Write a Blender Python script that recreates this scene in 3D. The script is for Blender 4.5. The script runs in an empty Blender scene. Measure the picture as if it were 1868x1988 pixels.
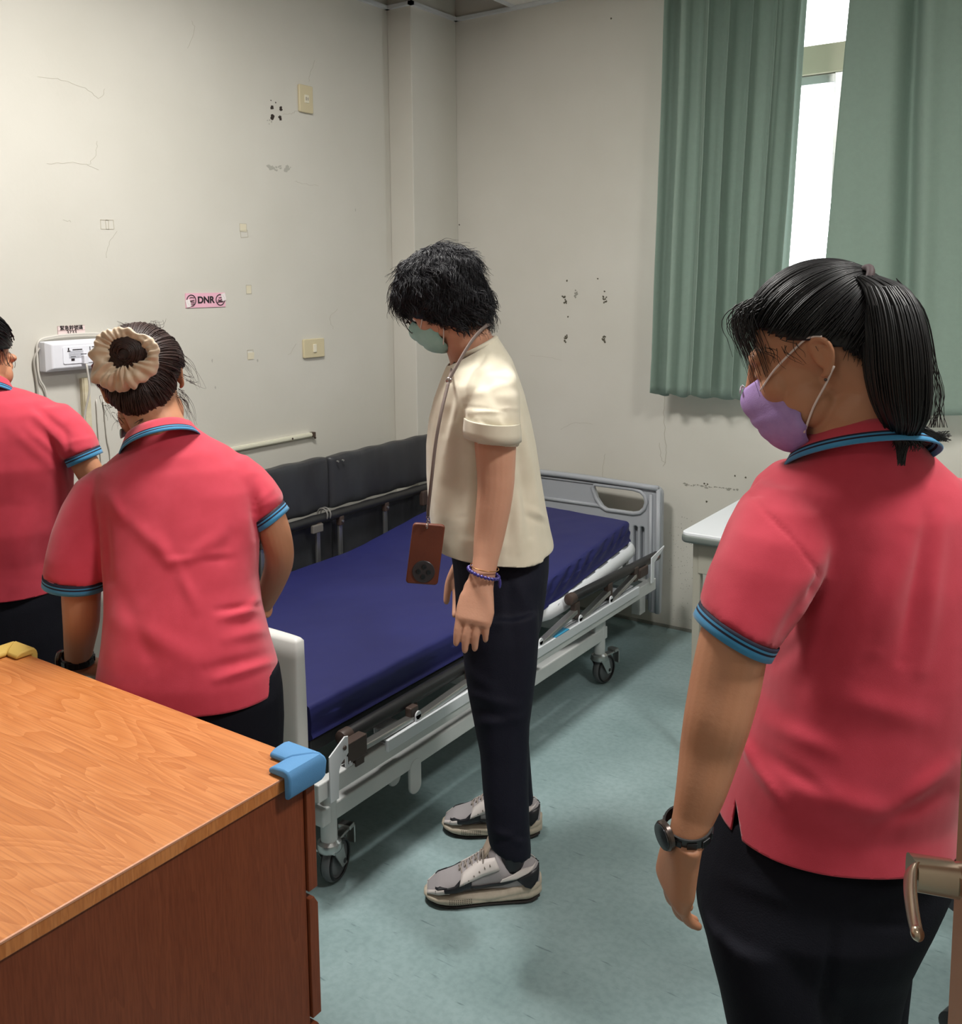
import bpy, bmesh, math, random
import numpy as np
from mathutils import Vector, Matrix, noise

# ------------------------------------------------------------------ camera, world, lights, exposure
scene = bpy.context.scene
COL = scene.collection
F_PX, CX, CY = 1868.9, 934.0, 763.7
yaw, pit, rol = (math.radians(a) for a in (-34.52, 6.595, -0.529))
CAM = np.array([0.0, 0.0, 1.5])
Fv = np.array([math.sin(yaw)*math.cos(pit), math.cos(yaw)*math.cos(pit), -math.sin(pit)])
_R = np.array([math.cos(yaw), -math.sin(yaw), 0.0]); _U = np.cross(_R, Fv)
Rv = _R*math.cos(rol) + _U*math.sin(rol)
Uv = -_R*math.sin(rol) + _U*math.cos(rol)
Fh = np.array([math.sin(yaw), math.cos(yaw), 0.0])
Rh = np.array([math.cos(yaw), -math.sin(yaw), 0.0])
Z = np.array([0.0, 0.0, 1.0])
cd = bpy.data.cameras.new('camera'); cam = bpy.data.objects.new('camera', cd); COL.objects.link(cam)
m = Matrix.Identity(4)
for i in range(3):
    m[i][0] = Rv[i]; m[i][1] = Uv[i]; m[i][2] = -Fv[i]; m[i][3] = CAM[i]
cam.matrix_world = m
cd.sensor_fit = 'HORIZONTAL'; cd.sensor_width = 36.0; cd.lens = 36.0*F_PX/1868.0
cd.shift_x = 0.0; cd.shift_y = -(994.0-CY)/1868.0
cd.clip_start = 0.02; cd.clip_end = 100
scene.camera = cam
scene.view_settings.view_transform = 'Standard'
scene.view_settings.look = 'None'
scene.view_settings.gamma = 1.0
scene.view_settings.use_curve_mapping = False
scene.view_settings.exposure = EXPOSURE = 0.0
w = bpy.data.worlds.new('sky'); scene.world = w; w.use_nodes = True
bg = w.node_tree.nodes['Background']; bg.inputs[0].default_value = (0.93, 0.97, 1.0, 1); bg.inputs[1].default_value = 6.0

LIGHT_POS = [(-1.66, 1.62, 45.0), (0.35, 1.55, 32.0), (-0.5, -0.85, 2.5)]   # x, y, watts of the ceiling panels

def W(u, v, D):
    "point at depth D (metres along the view axis) seen at photograph pixel (u, v)"
    D = D+DOFF
    return CAM + D*(Fv + Rv*(u-CX)/F_PX - Uv*(v-CY)/F_PX)
DOFF = 0.0
def at(u, v, ax, val):
    d = Fv + Rv*(u-CX)/F_PX - Uv*(v-CY)/F_PX
    return CAM + d*((val-CAM[ax])/d[ax])
def pix(P):
    d = np.asarray(P, float) - CAM; z = d @ Fv
    return CX + F_PX*(d @ Rv)/z, CY - F_PX*(d @ Uv)/z

# ------------------------------------------------------------------ materials
def lin(c):
    return tuple(((x/255)/12.92 if x/255 <= .04045 else ((x/255+.055)/1.055)**2.4) for x in c)
MATS = {}
def mat(name, col, rough=.5, metal=0., col2=None, nscale=20., nstretch=(1,1,1), bump=0., bscale=80., bstretch=(1,1,1), spec=.5,
        sheen=0., trans=0., emit=None, wave=None, contrast=(.35,.65), sss=0., coat=0., detail=4.):
    if name in MATS: return MATS[name]
    m = bpy.data.materials.new(name); m.use_nodes = True; nt = m.node_tree; N = nt.nodes; L = nt.links
    b = N['Principled BSDF']; MATS[name] = m
    b.inputs['Base Color'].default_value = (*lin(col), 1)
    b.inputs['Roughness'].default_value = rough; b.inputs['Metallic'].default_value = metal
    b.inputs['Specular IOR Level'].default_value = spec
    if sheen: b.inputs['Sheen Weight'].default_value = sheen; b.inputs['Sheen Roughness'].default_value = .5
    if sss: b.inputs['Subsurface Weight'].default_value = sss; b.inputs['Subsurface Radius'].default_value = (.012,.005,.003); b.inputs['Subsurface Scale'].default_value = .6
    if coat: b.inputs['Coat Weight'].default_value = coat; b.inputs['Coat Roughness'].default_value = .15
    tc = N.new('ShaderNodeTexCoord')
    if col2 is not None:
        mp = N.new('ShaderNodeMapping'); mp.inputs['Scale'].default_value = nstretch; L.new(tc.outputs['Object'], mp.inputs[0])
        if wave:
            t = N.new('ShaderNodeTexWave'); t.inputs['Scale'].default_value = nscale; t.inputs['Distortion'].default_value = wave[0]
            t.inputs['Detail'].default_value = 4; t.inputs['Detail Scale'].default_value = wave[1]; t.bands_direction = wave[2]
            out = t.outputs['Fac']
        else:
            t = N.new('ShaderNodeTexNoise'); t.inputs['Scale'].default_value = nscale; t.inputs['Detail'].default_value = detail
            out = t.outputs['Fac']
        L.new(mp.outputs[0], t.inputs['Vector'])
        r = N.new('ShaderNodeValToRGB'); r.color_ramp.elements[0].position = contrast[0]; r.color_ramp.elements[1].position = contrast[1]
        r.color_ramp.elements[0].color = (*lin(col), 1); r.color_ramp.elements[1].color = (*lin(col2), 1)
        L.new(out, r.inputs[0]); L.new(r.outputs[0], b.inputs['Base Color'])
    if bump:
        mp = N.new('ShaderNodeMapping'); mp.inputs['Scale'].default_value = bstretch; L.new(tc.outputs['Object'], mp.inputs[0])
        t = N.new('ShaderNodeTexNoise'); t.inputs['Scale'].default_value = bscale; t.inputs['Detail'].default_value = 3
        L.new(mp.outputs[0], t.inputs['Vector'])
        bp = N.new('ShaderNodeBump'); bp.inputs['Strength'].default_value = bump; bp.inputs['Distance'].default_value = .002
        L.new(t.outputs['Fac'], bp.inputs['Height']); L.new(bp.outputs[0], b.inputs['Normal'])
    if trans:
        tr = N.new('ShaderNodeBsdfTranslucent'); mx = N.new('ShaderNodeMixShader'); mx.inputs[0].default_value = trans
        tr.inputs[0].default_value = (*lin(col2 or col), 1)
        L.new(b.outputs[0], mx.inputs[1]); L.new(tr.outputs[0], mx.inputs[2]); L.new(mx.outputs[0], N['Material Output'].inputs[0])
    if emit:
        b.inputs['Emission Color'].default_value = (1, .98, .94, 1); b.inputs['Emission Strength'].default_value = emit
    return m

# ------------------------------------------------------------------ mesh builder
ORI = {}
V = lambda *a: np.array(a, float)
def unit(v):
    v = np.asarray(v, float); n = np.linalg.norm(v); return v/n if n > 1e-12 else v
def catmull(P, k=6):
    P = [np.asarray(p, float) for p in P]
    if len(P) < 3: 
        return [P[0]+(P[-1]-P[0])*i/k for i in range(k+1)]
    Q = [2*P[0]-P[1]] + P + [2*P[-1]-P[-2]]; out = []
    for i in range(1, len(Q)-2):
        a, b, c, d = Q[i-1], Q[i], Q[i+1], Q[i+2]
        for j in range(k):
            t = j/k
            out.append(.5*((2*b)+(c-a)*t+(2*a-5*b+4*c-d)*t*t+(3*b-a-3*c+d)*t**3))
    out.append(P[-1]); return out
class MB:
    def __init__(s): s.v = []; s.f = []; s.m = []
    def add(s, vs, fs, mi=0):
        o = len(s.v); s.v += [tuple(map(float, p)) for p in vs]; s.f += [tuple(i+o for i in f) for f in fs]; s.m += [mi]*len(fs)
    def box(s, lo, hi, mi=0):
        x0,y0,z0 = lo; x1,y1,z1 = hi
        s.add([(x0,y0,z0),(x1,y0,z0),(x1,y1,z0),(x0,y1,z0),(x0,y0,z1),(x1,y0,z1),(x1,y1,z1),(x0,y1,z1)],
              [(0,3,2,1),(4,5,6,7),(0,1,5,4),(1,2,6,5),(2,3,7,6),(3,0,4,7)], mi)
        return s
    def obox(s, c, ax, ay, az, mi=0):
        c, ax, ay, az = map(np.asarray, (c, ax, ay, az))
        P = [c+i*ax+j*ay+k*az for k in (-1,1) for i,j in ((-1,-1),(1,-1),(1,1),(-1,1))]
        s.add(P, [(0,3,2,1),(4,5,6,7),(0,1,5,4),(1,2,6,5),(2,3,7,6),(3,0,4,7)], mi); return s
    def bar(s, p, q, wd, th, up=Z, mi=0):
        p = np.asarray(p, float); q = np.asarray(q, float); d = unit(q-p); side = unit(np.cross(d, up)); u = np.cross(side, d)
        return s.obox((p+q)/2, (q-p)/2, side*wd/2, u*th/2, mi)
    def loft(s, rings, n=28, cap=True, mi=0, closed=False):
        vs = []
        for r in rings:
            c, a, b = (np.asarray(x, float) for x in r[:3]); p = r[3] if len(r) > 3 else 2.0
            for k in range(n):
                t = 2*math.pi*k/n; x = math.cos(t); y = math.sin(t)
                x = math.copysign(abs(x)**(2/p), x); y = math.copysign(abs(y)**(2/p), y)
                vs.append(c + a*x + b*y)
        fs = []; R = len(rings)
        for i in range(R if closed else R-1):
            j = (i+1) % R
            for k in range(n):
                l = (k+1) % n; fs.append((i*n+k, i*n+l, j*n+l, j*n+k))
        if cap and not closed:
            fs.append(tuple(range(n))[::-1]); fs.append(tuple((R-1)*n+k for k in range(n)))
        s.add(vs, fs, mi); return s
    def tube(s, pts, rad, n=12, mi=0, cap=True, k=0, flat=None, ref=None, closed=False, roundcap=False):
        P = [np.asarray(p, float) for p in pts]
        if np.isscalar(rad): rad = [rad]*len(P)
        rad = list(rad)
        if k:
            Q = catmull(P, k); T = np.linspace(0, len(P)-1, len(Q)); rad = list(np.interp(T, range(len(P)), rad)); P = Q
        if roundcap and not closed:
            d0 = unit(P[0]-P[1]); d1 = unit(P[-1]-P[-2]); r0, r1 = rad[0], rad[-1]
            P = [P[0]+d0*r0*.95, P[0]+d0*r0*.7] + P + [P[-1]+d1*r1*.7, P[-1]+d1*r1*.95]
            rad = [r0*.3, r0*.72] + rad + [r1*.72, r1*.3]
        L = len(P); a = None; rings = []
        for i in range(L):
            if closed: d = unit(P[(i+1)%L]-P[i-1])
            else: d = unit(P[min(i+1,L-1)]-P[max(i-1,0)])
            if a is None:
                r0 = np.asarray(ref, float) if ref is not None else (Z if abs(d[2]) < .9 else V(1,0,0))
                a = unit(r0 - d*(r0@d))
            else:
                a = a - d*(a@d); a = unit(a)
            b = np.cross(d, a); fl = flat if flat else 1.0
            rings.append((P[i], a*rad[i], b*rad[i]*fl))
        s.loft(rings, n, cap, mi, closed); return s
    def cyl(s, p, q, r, n=24, mi=0, r2=None):
        return s.tube([p, q], [r, r if r2 is None else r2], n, mi)
    def ball(s, c, ax, ay, az, n=20, m=12, mi=0):
        c = np.asarray(c, float); rings = []
        for i in range(m+1):
            t = math.pi*(i+.001 if i == 0 else i-.001 if i == m else i)/m
            rings.append((c - np.asarray(az)*math.cos(t), np.asarray(ax)*max(math.sin(t),.01), np.asarray(ay)*max(math.sin(t),.01)))
        return s.loft(rings, n, True, mi)
    def torus(s, c, a, b, r, n=32, m=10, mi=0, flat=None):
        c = np.asarray(c, float); a = np.asarray(a, float); b = np.asarray(b, float)
        P = [c + a*math.cos(2*math.pi*i/n) + b*math.sin(2*math.pi*i/n) for i in range(n)]
        return s.tube(P, r, m, mi, closed=True, ref=unit(np.cross(a, b)), flat=flat)
    def lathe(s, c, axis, prof, n=32, mi=0):
        c = np.asarray(c, float); d = unit(axis); a = unit(np.cross(d, Z if abs(d[2]) < .9 else V(1,0,0))); b = np.cross(d, a)
        return s.loft([(c+d*h, a*max(r,1e-4), b*max(r,1e-4)) for r, h in prof], n, True, mi)
    def build(s, name, mats, parent=None, smooth=False, bevel=0., seg=2, angle=35, kind=None):
        me = bpy.data.meshes.new(name)
        o = np.array(ORI[parent.name]) if parent is not None else np.zeros(3)
        me.from_pydata([tuple(np.array(p)-o) for p in s.v], [], s.f); me.update()
        if not isinstance(mats, (list, tuple)): mats = [mats]
        for mm in mats: me.materials.append(mm)
        if len(mats) > 1: me.polygons.foreach_set('material_index', s.m)
        bm = bmesh.new(); bm.from_mesh(me); bmesh.ops.recalc_face_normals(bm, faces=bm.faces); bm.to_mesh(me); bm.free()
        ob = bpy.data.objects.new(name, me); COL.objects.link(ob); ORI[ob.name] = tuple(o)
        if parent is not None: ob.parent = parent
        if bevel:
            md = ob.modifiers.new('bevel', 'BEVEL'); md.width = bevel; md.segments = seg; md.limit_method = 'ANGLE'; md.angle_limit = math.radians(40); md.harden_normals = False
        if smooth:
            me.polygons.foreach_set('use_smooth', [True]*len(me.polygons))
            if smooth != 'all':
                try:
                    me.set_sharp_from_angle(angle=math.radians(angle))
                except Exception: pass
        if kind: ob['kind'] = kind
        return ob
def tag(o, label, cat, group=None):
    o['label'] = label; o['category'] = cat
    if group: o['group'] = group
    return o
def thing(name, loc, label, cat, group=None):
    o = bpy.data.objects.new(name, None); COL.objects.link(o); o.location = loc; ORI[o.name] = tuple(loc); o.empty_display_size = .1
    return tag(o, label, cat, group)
def dup(root, delta, label, group=None):
    r = root.copy(); COL.objects.link(r); r.location = Vector(root.location)+Vector(delta); r['label'] = label; ORI[r.name] = tuple(r.location)
    if group: r['group'] = group
    for ch in root.children:
        c = ch.copy(); COL.objects.link(c); c.parent = r; ORI[c.name] = ORI[r.name]
        for g in ch.children:
            d = g.copy(); COL.objects.link(d); d.parent = c
    return r
def plate(name, outlines, c, ax, ay, th, mt, parent=None, bevel=.003, kind=None, res=8):
    "flat plate from 2-D closed outlines (first = outer, rest = holes); c origin, ax/ay plane axes, thickness th centred"
    cu = bpy.data.curves.new(name, 'CURVE'); cu.dimensions = '2D'; cu.fill_mode = 'BOTH'; cu.extrude = max(th/2-bevel, 1e-4); cu.bevel_depth = bevel; cu.bevel_resolution = 2
    if bevel: cu.offset = -bevel
    for ol in outlines:
        sp = cu.splines.new('POLY'); sp.points.add(len(ol)-1); sp.use_cyclic_u = True
        for i, p in enumerate(ol): sp.points[i].co = (p[0], p[1], 0, 1)
    ob = bpy.data.objects.new(name+'_c', cu); COL.objects.link(ob)
    dg = bpy.context.evaluated_depsgraph_get(); me = bpy.data.meshes.new_from_object(ob.evaluated_get(dg)); 
    bpy.data.objects.remove(ob); bpy.data.curves.remove(cu)
    P = np.empty(len(me.vertices)*3); me.vertices.foreach_get('co', P); P = P.reshape(-1, 3)
    ax = unit(ax); ay = unit(ay); nz = np.cross(ax, ay); mb = MB()
    mb.add([np.asarray(c)+ax*p[0]+ay*p[1]+nz*p[2] for p in P], [tuple(f.vertices) for f in me.polygons])
    bpy.data.meshes.remove(me)
    return mb.build(name, mt, parent, smooth=True, angle=40, kind=kind)
def rrect(x0, y0, x1, y1, r, n=6):
    out = []
    for cx, cy, a0 in ((x1-r, y1-r, 0), (x0+r, y1-r, 90), (x0+r, y0+r, 180), (x1-r, y0+r, 270)):
        for i in range(n+1):
            t = math.radians(a0+90*i/n); out.append((cx+r*math.cos(t), cy+r*math.sin(t)))
    return out
def text(name, body, c, ax, ay, size, mt, parent, width=None, bold=0., ext=.0006, italic=0.):
    cu = bpy.data.curves.new(name, 'FONT'); cu.body = body; cu.size = size; cu.align_x = 'CENTER'; cu.align_y = 'CENTER'; cu.extrude = ext; cu.offset = bold; cu.shear = italic
    ob = bpy.data.objects.new(name+'_c', cu); COL.objects.link(ob)
    dg = bpy.context.evaluated_depsgraph_get(); me = bpy.data.meshes.new_from_object(ob.evaluated_get(dg))
    bpy.data.objects.remove(ob); bpy.data.curves.remove(cu)
    P = np.empty(len(me.vertices)*3); me.vertices.foreach_get('co', P); P = P.reshape(-1, 3)
    if width and len(P): P[:, 0] *= width/max(P[:, 0].max()-P[:, 0].min(), 1e-6)
    ax = unit(ax); ay = unit(ay); nz = np.cross(ax, ay); mb = MB()
    mb.add([np.asarray(c)+ax*p[0]+ay*p[1]+nz*p[2] for p in P], [tuple(f.vertices) for f in me.polygons]); bpy.data.meshes.remove(me)
    return mb.build(name, mt, parent)
def remeshed(mb, voxel, sm=3, fac=.5):
    "union of all closed shells in mb as one continuous surface -> (verts, faces)"
    me = bpy.data.meshes.new('tmp'); me.from_pydata(mb.v, [], mb.f); me.update()
    bm = bmesh.new(); bm.from_mesh(me); bmesh.ops.recalc_face_normals(bm, faces=bm.faces); bm.to_mesh(me); bm.free()
    ob = bpy.data.objects.new('tmp', me); COL.objects.link(ob)
    r = ob.modifiers.new('r', 'REMESH'); r.mode = 'VOXEL'; r.voxel_size = voxel; r.adaptivity = 0
    if sm:
        s = ob.modifiers.new('s', 'SMOOTH'); s.factor = fac; s.iterations = sm
    dg = bpy.context.evaluated_depsgraph_get(); out = bpy.data.meshes.new_from_object(ob.evaluated_get(dg))
    bpy.data.objects.remove(ob); bpy.data.meshes.remove(me)
    return out
def mesh_np(me):
    P = np.empty(len(me.vertices)*3); me.vertices.foreach_get('co', P); Nn = np.empty(len(me.vertices)*3); me.vertices.foreach_get('normal', Nn)
    return P.reshape(-1, 3), Nn.reshape(-1, 3)
def mesh_obj(me, name, mats, parent, smooth=True):
    P, _ = mesh_np(me); P -= np.array(ORI[parent.name]); me.vertices.foreach_set('co', P.ravel()); me.name = name
    me.materials.clear()
    for mm in (mats if isinstance(mats, (list, tuple)) else [mats]): me.materials.append(mm)
    if smooth: me.polygons.foreach_set('use_smooth', [True]*len(me.polygons))
    me.update(); ob = bpy.data.objects.new(name, me); COL.objects.link(ob); ob.parent = parent; ORI[ob.name] = ORI[parent.name]
    return ob
def noise3(P, sc, seed=0.):
    return np.array([noise.noise(Vector((p[0]*sc[0]+seed, p[1]*sc[1]-seed, p[2]*sc[2]+2*seed))) for p in P])
# ------------------------------------------------------------------ the room
XW, YB, XR, YF, ZC = -2.865, 3.789, 1.6, -1.4, 2.72
XC, YC = -2.73, 3.451
M_wall = mat('wall_paint', (207,204,195), .7, col2=(200,197,187), nscale=2.2, bump=.25, bscale=40, contrast=(.3,.7))
M_floor = None
def floor_mat():
    m = bpy.data.materials.new('teal_vinyl'); m.use_nodes = True; nt = m.node_tree; N = nt.nodes; L = nt.links; b = N['Principled BSDF']
    b.inputs['Roughness'].default_value = .34; b.inputs['Specular IOR Level'].default_value = .45
    tc = N.new('ShaderNodeTexCoord')
    n1 = N.new('ShaderNodeTexNoise'); n1.inputs['Scale'].default_value = 3.5; n1.inputs['Detail'].default_value = 8; L.new(tc.outputs['Object'], n1.inputs['Vector'])
    r1 = N.new('ShaderNodeValToRGB'); r1.color_ramp.elements[0].position = .3; r1.color_ramp.elements[1].position = .7
    r1.color_ramp.elements[0].color = (*lin((134,157,158)), 1); r1.color_ramp.elements[1].color = (*lin((156,178,180)), 1)
    L.new(n1.outputs['Fac'], r1.inputs[0])
    mp = N.new('ShaderNodeMapping'); mp.inputs['Rotation'].default_value = (0,0,math.radians(28)); mp.inputs['Scale'].default_value = (6, 42, 1); L.new(tc.outputs['Object'], mp.inputs[0])
    n2 = N.new('ShaderNodeTexNoise'); n2.inputs['Scale'].default_value = 2.2; n2.inputs['Detail'].default_value = 3; L.new(mp.outputs[0], n2.inputs['Vector'])
    r2 = N.new('ShaderNodeValToRGB'); r2.color_ramp.elements[0].position = .66; r2.color_ramp.elements[1].position = .74
    r2.color_ramp.elements[0].color = (0,0,0,1); r2.color_ramp.elements[1].color = (1,1,1,1); L.new(n2.outputs['Fac'], r2.inputs[0])
    mx = N.new('ShaderNodeMixRGB'); mx.blend_type = 'MULTIPLY'; mx.inputs[2].default_value = (.55,.6,.6,1)
    L.new(r2.outputs[0], mx.inputs[0]); L.new(r1.outputs[0], mx.inputs[1])
    n3 = N.new('ShaderNodeTexNoise'); n3.inputs['Scale'].default_value = 60; n3.inputs['Detail'].default_value = 4; L.new(tc.outputs['Object'], n3.inputs['Vector'])
    r3 = N.new('ShaderNodeValToRGB'); r3.color_ramp.elements[0].position = .35; r3.color_ramp.elements[1].position = .6
    r3.color_ramp.elements[0].color = (.86,.88,.88,1); r3.color_ramp.elements[1].color = (1,1,1,1); L.new(n3.outputs['Fac'], r3.inputs[0])
    m2 = N.new('ShaderNodeMixRGB'); m2.blend_type = 'MULTIPLY'; m2.inputs[0].default_value = 1; L.new(mx.outputs[0], m2.inputs[1]); L.new(r3.outputs[0], m2.inputs[2])
    L.new(m2.outputs[0], b.inputs['Base Color'])
    bp = N.new('ShaderNodeBump'); bp.inputs['Strength'].default_value = .12; bp.inputs['Distance'].default_value = .002; L.new(n1.outputs['Fac'], bp.inputs['Height']); L.new(bp.outputs[0], b.inputs['Normal'])
    return m
M_floor = floor_mat()
M_ceil = mat('ceiling_tile', (225,222,216), .9, bump=.4, bscale=220)
M_void = mat('dark_void', (92,86,84), .9)
M_gridbar = mat('grid_bar', (205,208,210), .5)
MB().box((XW-.1, YF-.1, -.1), (XR+.1, YB+.1, 0)).build('floor', M_floor, kind='structure')
wl = MB().box((XW-.12, YF, 0), (XW, YB+.12, ZC+.4)).build('wall_left', M_wall, kind='structure'); ORI[wl.name] = (0,0,0)
MB().box((XW, YC, 0), (XC, YB, ZC+.4)).build('wall_corner_column', M_wall, bevel=.004, kind='structure')
MB().box((XR, YF, 0), (XR+.12, YB+.12, ZC+.4)).build('wall_right', M_wall, kind='structure')
MB().box((XW-.12, YF-.12, 0), (XR+.12, YF, ZC+.4)).build('wall_front', M_wall, kind='structure')
# back wall with window opening
WX0, WX1, WZ0, WZ1 = -1.60, .95, 1.16, 2.66
b = MB(); b.box((XW, YB, 0), (WX0, YB+.14, ZC+.4)).box((WX1, YB, 0), (XR, YB+.14, ZC+.4)).box((WX0, YB, 0), (WX1, YB+.14, WZ0)).box((WX0, YB, WZ1), (WX1, YB+.14, ZC+.4))
wb = b.build('wall_back', M_wall, kind='structure')
# partition beside the open door
MB().box((.36, -.34, 0), (XR, -.22, ZC)).build('wall_door_side', M_wall, kind='structure')
# ceiling: tiles with a T-bar grid; one tile is missing in the corner
gx = [XC+.33+.6*i for i in range(8)]; gx = [XW]+[x for x in (-2.402+.6*i for i in range(-0, 8)) if x < XR]+[XR]
gy = [YF]+[y for y in (YB-.6*i for i in range(8, 0, -1)) if y > YF]+[YB]
c = MB()
for i in range(len(gx)-1):
    for j in range(len(gy)-1):
        if i == 0 and j == len(gy)-2: continue
        if i == 1 and j == len(gy)-2: c.box((gx[i]+.0, gy[j], ZC+.004), (gx[i+1], gy[j+1], ZC+.018)); continue
        c.box((gx[i], gy[j], ZC+.004), (gx[i+1], gy[j+1], ZC+.018))
ce = c.build('ceiling', M_ceil, kind='structure')
v_ = MB(); v_.box((XW-.1, YF-.1, ZC+.4), (XR+.1, YB+.1, ZC+.5)); v_.build('ceiling_slab', M_void, kind='structure')
g = MB()
for x in gx[1:-1]: g.box((x-.012, YF, ZC-.002), (x+.012, YB, ZC+.004))
for y in gy[1:-1]: g.box((XW, y-.012, ZC-.002), (XR, y+.012, ZC+.004))
g.build('ceiling_grid', M_gridbar, kind='structure')
t = MB(); t.box((XW, YF, ZC-.012), (XW+.02, YC, ZC+.003)).box((XW, YC-.02, ZC-.012), (XC+.02, YC, ZC+.003)).box((XC, YC-.02, ZC-.012), (XC+.02, YB, ZC+.003)).box((XC, YB-.02, ZC-.012), (XR, YB, ZC+.003))
t.build('trim_1', M_gridbar, kind='structure')
M_base = mat('floor_cove', (132,132,124), .6)
t = MB(); t.box((XW, YB-.008, 0), (XR, YB, .012)).box((XC, YC-.006, 0), (XC+.008, YB, .012)).box((XW, YF, 0), (XW+.008, YC, .012))
t.build('baseboard_back', M_base, kind='structure')

# ---- window: beige transom, aluminium sash, panes
M_beige = mat('window_beige', (196,186,165), .6)
M_alu = mat('window_alu', (196,196,194), .35, .6)
def glass_mat():
    m = bpy.data.materials.new('window_glass'); m.use_nodes = True; N = m.node_tree.nodes; L = m.node_tree.links
    N.remove(N['Principled BSDF']); t = N.new('ShaderNodeBsdfTransparent'); g = N.new('ShaderNodeBsdfGlossy'); g.inputs['Roughness'].default_value = .02
    x = N.new('ShaderNodeMixShader'); x.inputs[0].default_value = .06; L.new(t.outputs[0], x.inputs[1]); L.new(g.outputs[0], x.inputs[2]); L.new(x.outputs[0], N['Material Output'].inputs[0]); return m
M_glass = glass_mat()
f = MB()
f.box((WX0, YB+.02, 2.27), (WX1, YB+.10, 2.375)).box((WX0, YB+.03, WZ0-.0), (WX1, YB+.10, WZ0+.05)).box((WX0, YB+.03, WZ1-.04), (WX1, YB+.10, WZ1)).box((WX0, YB+.03, WZ0), (WX0+.05, YB+.10, WZ1)).box((WX1-.05, YB+.03, WZ0), (WX1, YB+.10, WZ1))
win = f.build('window_1', M_beige, bevel=.003, kind='structure'); ORI[win.name] = (0,0,0)
f = MB()
for x in (-1.55, -.99, -.36, .27, .9):
    f.box((x-.016, YB+.035, WZ0+.05), (x+.016, YB+.075, 2.27))
f.box((WX0+.05, YB+.04, 2.235), (WX1-.05, YB+.07, 2.268)).box((WX0+.05, YB+.04, WZ0+.05), (WX1-.05, YB+.07, WZ0+.09))
f.build('window_sash', M_alu, win, bevel=.002)
MB().box((WX0+.05, YB+.055, WZ0+.09), (WX1-.05, YB+.059, 2.235)).box((WX0+.05, YB+.055, 2.375), (WX1-.05, YB+.059, WZ1-.04)).build('window_pane', M_glass, win)

# ---- ceiling light panels
M_lit = mat('lit_diffuser', (255,252,245), .5, emit=6.0)
def ceiling_light(x, y, watts, label):
    r = thing('ceiling_light', (x, y, ZC), label, 'ceiling light', 'square light panels in the ceiling')
    f = MB()
    for a in ((-.3,-.3,.3,-.28), (-.3,.28,.3,.3), (-.3,-.28,-.28,.28), (.28,-.28,.3,.28)): f.box((x+a[0], y+a[1], ZC-.02), (x+a[2], y+a[3], ZC))
    f.build('frame', M_gridbar, r)
    MB().box((x-.28, y-.28, ZC-.012), (x+.28, y+.28, ZC-.004)).build('diffuser', M_lit, r)
    ld = bpy.data.lights.new('panel_light', 'AREA'); ld.shape = 'RECTANGLE'; ld.size = .34; ld.size_y = .34; ld.energy = watts; ld.color = (1.0, .975, .93)
    lo = bpy.data.objects.new('panel_light', ld); COL.objects.link(lo); lo.parent = r; lo.location = (0, 0, -.018)
for i, (x, y, wt) in enumerate(LIGHT_POS):
    ceiling_light(x, y, wt, ['square ceiling light panel above the foot of the bed', 'square ceiling light panel above the open floor on the window side', 'square ceiling light panel near the doorway'][i])

# ---- curtains
M_curt = mat('green_curtain', (142,162,150), .85, trans=.16, col2=(139,159,147), nscale=60, bump=.2, bscale=300)
def curtain(name, label, top, bot, y0, z0, z1, folds, amp, seed, flare=1.0, n=260, m=44, shape=None):
    r = MB(); vs = []; rnd = random.Random(seed)
    ph = [rnd.uniform(0, 6.28) for _ in range(6)]
    for j in range(m+1):
        t = j/m; z = z0+(z1-z0)*t      # t=0 bottom
        for i in range(n+1):
            s = i/n; xa = top[0]+(top[1]-top[0])*s; xb = bot[0]+(bot[1]-bot[0])*s; x = xb+(xa-xb)*t
            a = amp*(.85+.2*math.sin(2*s*6.28+ph[0]))*(1-.1*t)
            ps = s+.012*math.sin(7*s*6.28+ph[1]) + .006*math.sin(2.2*t+9*s)
            if shape: wv = shape(s, t)
            else:
                wv = math.sin(ps*folds*6.28+ph[2]); wv = math.copysign(abs(wv)**.7, wv); wv += .14*math.sin(ps*folds*2*6.28+ph[3]+t)
            y = y0 - a*wv + .004*math.sin(5*t+8*s+ph[4])
            x += .010*math.cos(ps*folds*6.28+ph[2]) + .003*noise.noise(Vector((s*9, t*4, seed)))
            zz = z
            if j == 0: zz = z + .010*math.sin(ps*folds*6.28+ph[2])
            if .085 < t < .1: y += .0015
            elif t <= .085: y -= .002
            vs.append((x, y, zz))
    fs = [(j*(n+1)+i, j*(n+1)+i+1, (j+1)*(n+1)+i+1, (j+1)*(n+1)+i) for j in range(m) for i in range(n)]
    r.add(vs, fs); o = r.build(name, M_curt, smooth='all')
    md = o.modifiers.new('thick', 'SOLIDIFY'); md.thickness = .0025; md.offset = 0
    return tag(o, label, 'curtain', 'green curtains at the window')
YQ = 3.655
ta, tb = at(1299, 0, 1, YQ)[0], at(1580, 0, 1, YQ)[0]; ba, bb = at(1272, 765, 1, YQ)[0], at(1520, 765, 1, YQ)[0]
curtain('window_curtain', 'green pleated curtain left of the bright window gap, with narrow regular folds', (ta, tb), (ba, bb), YQ, 1.035, 2.692, 6.1, .040, 3)
ta = at(1658, 0, 1, YQ)[0]; ba = at(1575, 765, 1, YQ)[0]
S0a = (at(1780, 0, 1, YQ)[0]-ta)/(.98-ta); S0b = (at(1748, 765, 1, YQ)[0]-ba)/(1.0-ba)
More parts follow.
